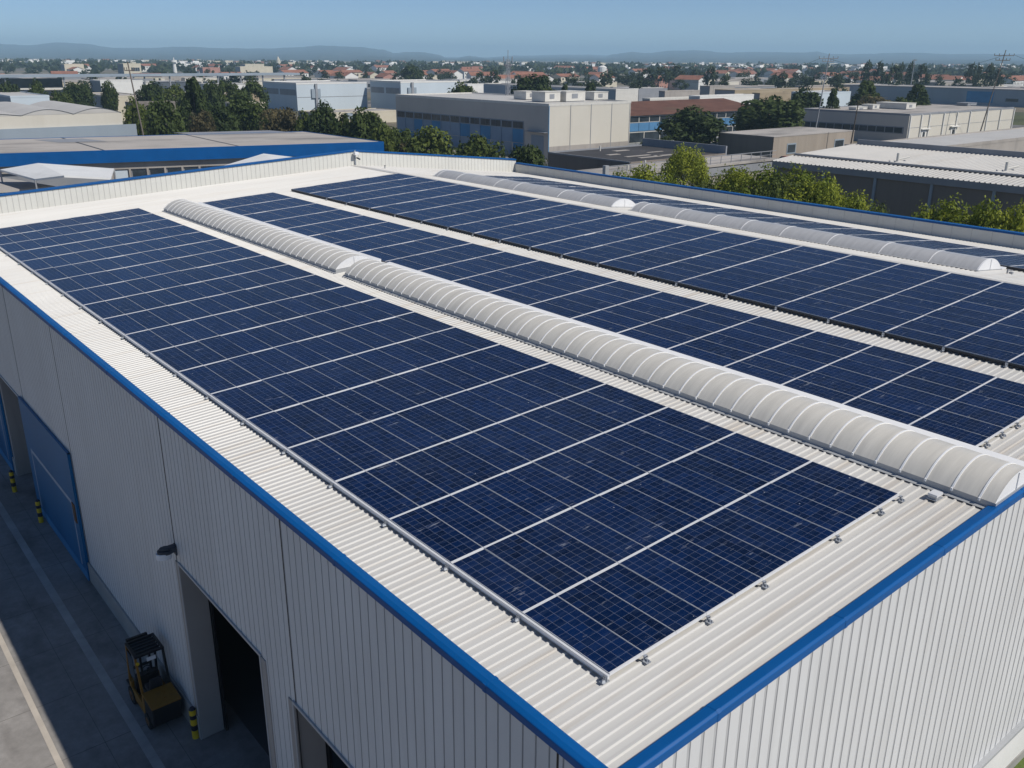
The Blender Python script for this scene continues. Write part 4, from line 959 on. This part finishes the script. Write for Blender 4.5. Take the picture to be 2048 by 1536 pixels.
t2, tp2 = pole('power_pole', 'tall power pole leaning at the right behind the cream hall', 'power pole', 2012, 100, 1986, 205, .16, 'wood_pole', ((1.2,2.2),(2.2,1.6)))
pole('short_pole', 'dark thin pole in front of the cream hall window wall', 'pole', 1716, 210, 1710, 172, .16, 'bark')
pole('thin_mast', 'thin mast among the tall trees at the right', 'mast', 1830, 118, 1829, 420, .25, 'steel_pole', ((.6,.9),))
# lattice mast with antennas
T = atD(1016,100,205); t = thing('lattice_mast', 'slender lattice mast with antennas behind the beige hall', 'mast', (T.x, T.y, 0)); h = T.z
m = MB()
for sx, sy in ((-.45,-.45),(.45,-.45),(.45,.45),(-.45,.45)): m.tube((sx,sy,0),(sx*.6,sy*.6,h-2),.08,n=5)
z = 0; k = 0
while z < h-3:
    s = .45*(1-.4*z/h); q = [(-s,-s),(s,-s),(s,s),(-s,s)]
    for i in range(4): m.tube((*q[i],z),(*q[(i+1)%4],z+1.4),.045,n=4)
    z += 1.4
m.build('lattice', 'steel_pole', t)
m = MB(); m.tube((0,0,h-3),(0,0,h),.07,n=6); ax = Vector((Rv.x,Rv.y,0)).normalized()
m.tube(Vector((0,0,h-3.2))-ax*1.1, Vector((0,0,h-3.2))+ax*1.1, .09, n=6)
for s in (-1,1): m.tube(Vector((0,0,h-2.6))+ax*s*.95, Vector((0,0,h-1.4))+ax*s*.95, .11, n=6); m.tube(Vector((0,0,h-3.5))+ax*s*.6, Vector((0,0,h-2.9))+ax*s*.6, .2, n=8)
m.build('antenna', 'grey_trim', t)
T = atD(347,115,800); t = thing('water_tower', 'white slim tower with a collar in the distant town', 'tower', (T.x, T.y, 0)); h = T.z
m = MB(); m.tube((0,0,0),(0,0,h*.75),1.9,1.2,n=10); m.build('shaft', 'white_wall', t); m = MB(); m.tube((0,0,h*.75),(0,0,h*.86),2.6,2.4,n=12); m.tube((0,0,h*.86),(0,0,h),.4,n=6); m.build('collar', 'white_wall', t)
T = atD(556,113,1500); t = thing('tower', 'pale tapering tower on the horizon of the town', 'tower', (T.x,T.y,0)); m = MB(); m.tube((0,0,0),(0,0,T.z*.7),5,3,n=8); m.build('shaft','cream_wall',t); m = MB(); m.tube((0,0,T.z*.7),(0,0,T.z),2.4,.6,n=8); m.build('spire','cream_wall',t)
T = atD(1205,131,900); t = thing('tower', 'white rounded silo tower among the right hand houses', 'tower', (T.x,T.y,0)); m = MB(); m.tube((0,0,0),(0,0,T.z*.85),5.2,4.2,n=12); m.build('shaft','white_wall',t); m = MB(); m.tube((0,0,T.z*.85),(0,0,T.z),4.2,1.5,n=12); m.build('dome','white_wall',t)
def wire(label, a, b, sag):
    m = MB(); pr = None
    for i in range(19):
        q = i/18; p = a.lerp(b, q)-Vector((0,0,sag*4*q*(1-q)))
        if pr is not None: m.tube(pr, p, .03, n=4, caps=False)
        pr = p
    tag(m.build('power_line', 'black_paint'), label, 'power line')
ax = Vector((Rv.x,Rv.y,0)).normalized()
wire('thin wire sagging between the two power poles', tp1-Vector((0,0,1)), tp2-Vector((0,0,1)), 3.2)
wire('thin wire leaving the left power pole to the left', tp1-Vector((0,0,1))-ax*1.8, tp1+(tp1-tp2)*.9-Vector((0,0,4)), 2.5)
wire('thin wire leaving the right power pole out of the frame', tp2-Vector((0,0,1))+ax*2, tp2+(tp2-tp1)*.7-Vector((0,0,3)), 2)

# ------------------------------------------------------------------ trees
def crown_mesh(seed, mat, nclump, nleaf, leaf, shape):
    rnd = random.Random(seed); v = []; f = []
    clumps = []
    for _ in range(nclump):
        while True:
            p = Vector((rnd.uniform(-1,1), rnd.uniform(-1,1), rnd.uniform(-1,1)))
            if .25 < p.length < 1: break
        p = p.normalized()*(p.length**.45)*.82
        if shape == 'cone':
            h = rnd.random(); r = (1-h)**.8*.42+.03; q = rnd.uniform(0, 2*math.pi); c = Vector((r*math.cos(q)*.85, r*math.sin(q)*.85, .10+.88*h)); R = .07+.10*(1-h)
        elif shape == 'tall':
            c = Vector((p.x*.42, p.y*.42, .54+p.z*.42)); R = rnd.uniform(.09,.17)
        elif shape == 'bush':
            c = Vector((p.x*.44, p.y*.44, .52+p.z*.46)); R = rnd.uniform(.11,.19)
        else:
            c = Vector((p.x*.40, p.y*.40, .58+p.z*.36)); R = rnd.uniform(.10,.19)
        clumps.append((c, R))
    per_ = max(4, nleaf//nclump)
    for c, R in clumps:
        for _ in range(per_):
            d = Vector((rnd.gauss(0,1), rnd.gauss(0,1), rnd.gauss(0,1)+.25)).normalized()
            p = c+d*R*rnd.uniform(.55,1.08)
            p = Vector((p.x, p.y, max(p.z, .03)))
            nrm = (d+Vector((rnd.gauss(0,.45), rnd.gauss(0,.45), rnd.gauss(0,.45)+.2))).normalized()
            x = nrm.orthogonal().normalized(); y = nrm.cross(x); a = rnd.uniform(0, 6.28); x, y = x*math.cos(a)+y*math.sin(a), y*math.cos(a)-x*math.sin(a)
            s = leaf*rnd.uniform(.7,1.5); i = len(v)
            v += [tuple(p-x*s), tuple(p-y*s*.55), tuple(p+x*s), tuple(p+y*s*.55)]; f.append((i,i+1,i+2,i+3))
    me = bpy.data.meshes.new('crown'); me.from_pydata(v, [], f); me.materials.append(MAT[mat]); me.update(); return me
def trunk_mesh(seed, shape):
    rnd = random.Random(seed); m = MB(); top = .8 if shape == 'cone' else .55
    m.tube((0,0,0),(.01,.01,top),.030,.012,n=8)
    for k in range(6):
        q = rnd.uniform(0,6.28); z = rnd.uniform(.22,.5); r = rnd.uniform(.15,.3)
        m.tube((0,0,z),(r*math.cos(q),r*math.sin(q),z+rnd.uniform(.1,.25)),.012,.005,n=5)
    return m.mesh('trunk', 'bark')
PROTO = {}
for kind, mt, sh, nc, nl, lf in (('round','leaf_dark','round',44,4600,.033),('roundm','leaf_mid','round',44,4600,.033),('brown','leaf_brown','tall',40,3600,.030),('cone','leaf_dark','cone',70,4600,.030),('tall','leaf_dark','tall',40,3800,.033),('bright','leaf_bright','bush',60,15000,.0155),('bush','leaf_mid','bush',56,13000,.0155)):
    PROTO[kind] = [(crown_mesh(hash_, mt, nc, nl, lf, sh), trunk_mesh(hash_, sh)) for hash_ in (len(PROTO)*10+1, len(PROTO)*10+2, len(PROTO)*10+3)]
def tree(px, py, d, wpx, kind, label, group='trees between the factories', name='tree', cat='tree'):
    T = atD(px, py, d); h = max(T.z, 1.2); w = wpx/FPX*d*(2.6 if 'shrub' in name else 1.5)
    t = thing(name, label, cat, (T.x, T.y, 0), group, random.uniform(0, 6.28))
    cm, tm = random.choice(PROTO[kind])
    for nm, me in (('crown', cm), ('trunk', tm)):
        o = bpy.data.objects.new(nm, me); COL.objects.link(o); o.parent = t; o.scale = (w, w, h*1.03)
    return t
TREES = [
 (325,192,150,62,'round','round dark tree right of the wooden pole'),
 (385,162,170,62,'cone','tall dark conifer right of the wooden pole, highest of its row'),
 (402,215,158,45,'brown','brownish thin tree at the foot of the tall conifer'),
 (440,205,166,60,'round','dark tree right of the tall conifer'),
 (478,190,172,62,'tall','tall dark tree midway between conifer and pale blue block'),
 (512,205,168,50,'roundm','green tree before the left edge of the pale blue block'),
 (546,210,160,52,'brown','brown tree under the shaded side of the pale blue block'),
 (578,214,156,56,'brown','olive tree at the corner of the pale blue block'),
 (612,222,152,44,'roundm','low green tree below the pale blue block front'),
 (647,208,150,66,'round','dark tree before the duct of the pale blue block'),
 (690,226,146,56,'roundm','green tree right of the duct tree'),
 (728,215,142,72,'round','big dark tree at the right end of the blue fascia hall'),
 (762,250,132,44,'roundm','green tree just past the blue fascia corner'),
 (798,252,136,50,'round','dark tree at the left corner of the beige hall'),
 (822,268,130,40,'brown','olive bushy tree before the beige hall windows'),
 (860,257,126,84,'roundm','broad green tree before the blue panels of the beige hall'),
 (963,268,122,82,'roundm','round green tree before the middle of the beige hall'),
 (1056,287,118,62,'round','small dark tree by the beige hall door'),
 (1385,216,176,104,'round','very broad dark tree before the rusty roofed building'),
 (1540,192,196,112,'round','very broad dark tree left of the cream hall'),
 (1500,222,200,40,'roundm','green tree beside the very broad tree left of the cream hall'),
 (1372,297,106,76,'bright','bright green bush tree rising above the railed annex'),
 (1330,272,170,36,'roundm','small green tree at the end of the rusty roofed building'),
 (1295,280,176,30,'bush','low shrub before the rusty roofed building glass'),
 (1612,178,230,62,'round','bluish dark tree before the white and blue unit'),
 (1668,184,225,34,'cone','pointed conifer before the white and blue unit'),
 (1735,166,250,64,'cone','olive conifer behind the cream hall roof, left'),
 (1745,190,240,70,'brown','brown low tree behind the cream hall roof'),
 (1802,194,240,50,'roundm','light green tree behind the cream hall roof, middle'),
 (1838,173,245,58,'cone','dark conifer behind the cream hall roof, right'),
 (1590,236,200,30,'roundm','leafy tree at the left end of the cream hall'),
 (926,164,225,52,'round','round tree behind the beige hall roof, left'),
 (1070,146,250,76,'tall','tall dark tree behind the beige hall roof units'),
 (1105,178,240,44,'roundm','lower green tree right of the tall one behind the hall'),
 (1130,174,262,30,'cone','small pointed conifer behind the beige hall roof'),
 (1182,170,262,44,'cone','dark bushy conifer behind the lone roof unit'),
 (72,162,235,36,'round','round green tree behind the pale blue flat block'),
 (120,180,200,40,'round','dark tree right of the pale blue flat block'),
 (150,163,245,48,'round','broad tree behind the dark tree at the left'),
 (10,162,240,42,'round','tree at the left edge below the platform roof'),
 (215,164,250,28,'roundm','small tree in front of the white panel block'),
 (300,162,245,50,'round','dark spreading tree right of the white panel block'),
 (345,168,240,46,'roundm','light green tree behind the tall conifer, left'),
 (418,160,235,42,'round','tree behind the tall conifer, right'),
 (452,158,240,44,'tall','dark tree pair above the sandy terrace, left'),
 (502,158,238,48,'tall','dark tree pair above the sandy terrace, right'),
 (268,194,165,40,'roundm','green tree half hidden by the wooden pole'),
 (823,130,520,42,'tall','lone big dark tree on the skyline above the pale blue blocks'),
]
for a in TREES: tree(*a)
HEDGE = [(1252,343,84,44,'bright'),(1300,338,84,62,'bright'),(1440,346,82,56,'bush'),(1475,340,80,60,'bright'),(1510,338,78,64,'bright'),(1552,352,74,62,'bush'),(1600,343,76,80,'bright'),(1640,356,72,70,'bright'),(1668,386,68,50,'bright'),(1722,398,66,56,'bright'),(1752,410,64,44,'bush'),(1830,420,60,50,'bright'),(1880,416,60,56,'bush'),(1935,406,60,78,'bright'),(1985,414,58,60,'bright'),(2030,420,57,64,'bright'),(2085,426,56,60,'bright')]
HL = ['leftmost yellow green shrub tree behind the parapet, before the annex','yellow green shrub tree before the annex railing','dark green shrub tree starting the hedge before the corrugated shed','bright shrub tree second in the hedge','bright shrub tree third in the hedge, tall','dark green shrub tree fourth in the hedge','largest bright shrub tree of the hedge','bright shrub tree right of the largest one','low bright shrub tree at the right end of the hedge','isolated bright shrub tree past the hedge end','small dark green shrub tree past the hedge end','thin bright shrub tree starting the right hand hedge','dark green shrub tree second in the right hand hedge','tall bright shrub tree of the right hand hedge','bright shrub tree beyond the tall one, right hand hedge','bright shrub tree at the right frame edge','bright shrub tree cut by the right frame edge']
for (px, py, d, w, kd), lab in zip(HEDGE, HL):
    p = atD(px, py, d)
    while p.x < 40.2 and d < 140: d += 1.0; p = atD(px, py, d)
    tree(px, py, d, w, kd, lab, 'shrub trees behind the warehouse parapet', 'shrub_tree', 'shrub tree')

# skyline trees right, individually visible
far_proto = [crown_mesh(300+k, 'leaf_far', 16, 420, .055, sh) for k, sh in enumerate(('round','tall','round','bush','cone'))]
def far_tree(px, py, d, wpx, label, group, me=None):
    T = atD(px, py, d); h = max(T.z, 2.5); w = wpx/FPX*d
    o = bpy.data.objects.new('far_tree', me or random.choice(far_proto)); COL.objects.link(o); o.location = (T.x, T.y, -.3); o.scale = (w, w, h); o.rotation_euler.z = random.uniform(0,6.28)
    tag(o, label, 'tree', group)
for px, py, w in ((1296,134,50),(1330,126,46),(1352,128,44),(1425,132,40),(1310,145,40),(1455,148,50),(1500,152,46),(1570,144,48),(1600,140,44),(1740,122,40),(1762,121,30),(1790,128,40),(1806,126,40),(1826,124,36),(1848,127,40),(1945,126,36),(1960,128,34),(1985,128,40),(2000,132,30),(1620,150,60),(1680,148,50),(1710,146,48),(1215,134,40),(1250,142,40),(960,142,36),(975,150,34),(990,138,40)):
    far_tree(px, py, random.uniform(430,560), w, 'tall dark tree of the belt before the terracotta roofs', 'tall trees of the middle distance belt', far_proto[random.choice((0,1,1))])
rnd = random.Random(5)
for k in range(270):
    d = rnd.choice((rnd.uniform(380,700), rnd.uniform(600,1300))); px = rnd.uniform(-60,2110); hgt = rnd.uniform(4.5,9.5)
    py = 112+FPX*(CAM.z-hgt)/d/1.06
    far_tree(px, py, d, rnd.uniform(9,17)/d*FPX*.8, 'small dark tree scattered among the distant houses', 'distant trees among houses')

# ------------------------------------------------------------------ houses of the distant town
def house_mesh(w, l, h, rh, mats):
    m = MB(); m.box((-w/2,-l/2,0),(w/2,l/2,h),0,'tb'); o = .4
    m.face([(-w/2-o,-l/2-o,h-.1),(w/2+o,-l/2-o,h-.1),(w/2+o,0,h+rh),(-w/2-o,0,h+rh)],1); m.face([(w/2+o,l/2+o,h-.1),(-w/2-o,l/2+o,h-.1),(-w/2-o,0,h+rh),(w/2+o,0,h+rh)],1)
    for s in (-1,1): m.face([(s*w/2,-l/2,h),(s*w/2,l/2,h),(s*w/2,0,h+rh-.05)],0)
    for k in range(int(w/3)):
        x = -w/2+1.2+k*3
        for z in ((.9,2.1),(3.7,4.9)):
            if z[1] < h-.2: m.box((x,-l/2-.04,z[0]),(x+1.1,-l/2+.02,z[1]),2)
    return m.mesh('house', mats)
HM = [house_mesh(random.uniform(10,22), random.uniform(8,11), random.choice((3.2,5.6,6.0)), random.uniform(1.6,2.4), [w_, 'tile_roof', 'dark_glass']) for w_ in ('white_wall','cream_wall','white_wall','brick_pink','white_wall','cream_wall')]
def block_mesh(w, l, h):
    m = MB(); m.box((-w/2,-l/2,0),(w/2,l/2,h),0); m.box((-w/5,-l/5,h),(w/5,l/5,h+2),0)
    for z in range(int(h/3)):
        for k in range(int(w/4)): m.box((-w/2+1.5+k*4,-l/2-.05,z*3+1),(-w/2+3.2+k*4,-l/2+.02,z*3+2.3),1)
    return m.mesh('apartment_block', ['white_wall','dark_glass'])
BM = [block_mesh(random.uniform(14,34), 12, random.choice((4,6,7.5,9))) for _ in range(6)]
rnd = random.Random(9)
def put(me, px, d, rz, label, cat, group, sc=1.):
    T = atD(px, 130, d); o = bpy.data.objects.new(me.name.split('.')[0], me); COL.objects.link(o); o.location = (T.x, T.y, 0); o.rotation_euler.z = rz; o.scale = (sc,sc,sc); tag(o, label, cat, group)
for k in range(88):
    px = rnd.uniform(560,2090) if rnd.random() < .85 else rnd.uniform(-40,560); d = rnd.uniform(520,1050)
    if 1440 < px < 1720 and d < 560: d += 200
    put(rnd.choice(HM), px, d, rnd.choice((0,math.pi/2))+rnd.uniform(-.3,.3), 'small pale house with terracotta roof in the distant residential belt', 'house', 'terracotta roofed houses of the distant town')
for k in range(130):
    put(rnd.choice(BM), rnd.uniform(-60,2110), rnd.uniform(1050,1800), rnd.choice((0,math.pi/2))+rnd.uniform(-.4,.4), 'tiny white apartment block on the horizon of the town', 'apartment block', 'white apartment blocks of the far town', rnd.uniform(.6,.95))
for px, d in ((1755,1150),(1722,1180),(1690,1200),(1630,1200),(1600,1250),(1520,1180),(1560,1150),(1480,1220)):
    put(rnd.choice(BM), px, d, .2, 'large white apartment block among the skyline trees at the right', 'apartment block', 'white apartment blocks of the skyline', 1.1)
# low flat sheds that fill the middle distance
rnd = random.Random(21)
def shed_mesh(w, l, h, a, b): 
    m = MB(); m.box((-w/2,-l/2,0),(w/2,l/2,h),0,'t'); m.box((-w/2-.1,-l/2-.1,h),(w/2+.1,l/2+.1,h+.25),1)
    for k in range(int(w/5)): m.box((-w/2+1.5+k*5,-l/2-.05,.8),(-w/2+4.2+k*5,-l/2+.02,h*.55),2)
    return m.mesh('flat_shed', [a, b, 'dark_glass'])
SM = [shed_mesh(rnd.uniform(16,40), rnd.uniform(12,22), rnd.uniform(3.5,6), a, b_) for a, b_ in (('white_wall','white_roof'),('cream_wall','old_roof'),('grey_trim','old_roof'),('beige_light','white_roof'),('old_concrete','old_roof'))]
for k in range(70):
    put(rnd.choice(SM), rnd.uniform(-40,2100), rnd.uniform(420,620), rnd.uniform(-.15,.15), 'low flat roofed shed in the middle distance beyond the factories', 'shed', 'flat sheds beyond the factories')
# parked cars, specks by the factories
def car_mesh(mt):
    m = MB(); m.hexa([(-.85,-2.1,.35),(.85,-2.1,.35),(.85,2.1,.35),(-.85,2.1,.35)],[(-.8,-2.1,.85),(.8,-2.1,.85),(.8,2.05,.85),(-.8,2.05,.85)],0)
    m.hexa([(-.78,-1.6,.85),(.78,-1.6,.85),(.78,1.1,.85),(-.78,1.1,.85)],[(-.62,-1.2,1.42),(.62,-1.2,1.42),(.62,.4,1.42),(-.62,.4,1.42)],1); m.box((-.6,-1.15,1.42),(.6,.35,1.45),0)
    for x in (-.85,.7):
        for y in (-1.3,1.3): m.tube((x,y,.33),(x+.15,y,.33),.33,n=10,mi=2)
    return m.mesh('parked_car', [mt,'dark_glass','rubber'])
CMs = [car_mesh(c) for c in ('car_white','car_dark','car_white','car_red')]
for k in range(46):
    px, d = rnd.choice((rnd.uniform(280,330), rnd.uniform(770,800), rnd.uniform(1290,1420), rnd.uniform(1560,1610), rnd.uniform(2025,2060))), rnd.uniform(150,215)
    put(CMs[k%4], px, d, rnd.choice((0,math.pi/2,.1)), 'small parked car glimpsed between trees and factories', 'car', 'cars parked between the factories')

# unbroken far greenery and the hillside town: uncountable masses
m = MB(); rnd = random.Random(31)
for k in range(1500):
    d = rnd.uniform(850,1900); px = rnd.uniform(-120,2160); T = atD(px,120,d); r = rnd.uniform(4,9); h = rnd.uniform(4,9)
    for j in range(9):
        q = rnd.uniform(0,6.28); c = Vector((T.x+r*.6*math.cos(q), T.y+r*.6*math.sin(q), h*rnd.uniform(.35,.9))); s = rnd.uniform(1.5,3.2)
        n_ = Vector((rnd.gauss(0,1),rnd.gauss(0,1),rnd.gauss(0,1)+.4)).normalized(); x = n_.orthogonal().normalized()*s; y = n_.cross(x)
        m.face([c-x-y*.6, c+x-y, c+x+y*.7, c-x*.8+y])
tag(m.build('far_woodland', 'leaf_far'), kind='stuff')
m = MB()
for k in range(420):
    px = rnd.uniform(-60,2100); d = rnd.uniform(1400,2100); T = atD(px,120,d); w_ = rnd.uniform(3,9); h = rnd.uniform(3,8)
    m.box((T.x-w_,T.y-w_*.5,0),(T.x+w_,T.y+w_*.5,h),k%3)
tag(m.build('far_town', ['white_wall','cream_wall','tile_roof']), kind='stuff')

# ------------------------------------------------------------------ light
sdir = Vector((.318, -.85, 1.0)).normalized()         # towards the sun
sl = bpy.data.lights.new('sun', 'SUN'); sl.energy = 4.2; sl.angle = math.radians(.5); sl.color = (1, .955, .88)
so = bpy.data.objects.new('sun', sl); COL.objects.link(so); so.rotation_euler = sdir.to_track_quat('Z', 'Y').to_euler(); so.location = (0,0,60)
w = bpy.data.worlds.new('World'); scene.world = w; w.use_nodes = True; n = w.node_tree.nodes; l = w.node_tree.links
bg = n['Background']; sky = n.new('ShaderNodeTexSky'); sky.sky_type = 'NISHITA'; sky.sun_disc = False
sky.sun_elevation = math.asin(sdir.z); sky.sun_rotation = math.atan2(sdir.x, sdir.y); sky.altitude = 0; sky.air_density = .55; sky.dust_density = 0; sky.ozone_density = 6
l.new(sky.outputs[0], bg.inputs[0]); bg.inputs[1].default_value = .088
vs = scene.view_settings; vs.view_transform = 'Standard'; vs.look = 'None'; vs.exposure = 0; vs.gamma = 1
scene.cycles.max_bounces = 6; scene.cycles.diffuse_bounces = 3; scene.cycles.transparent_max_bounces = 6; scene.cycles.volume_bounces = 1
scene.cycles.use_denoising = True
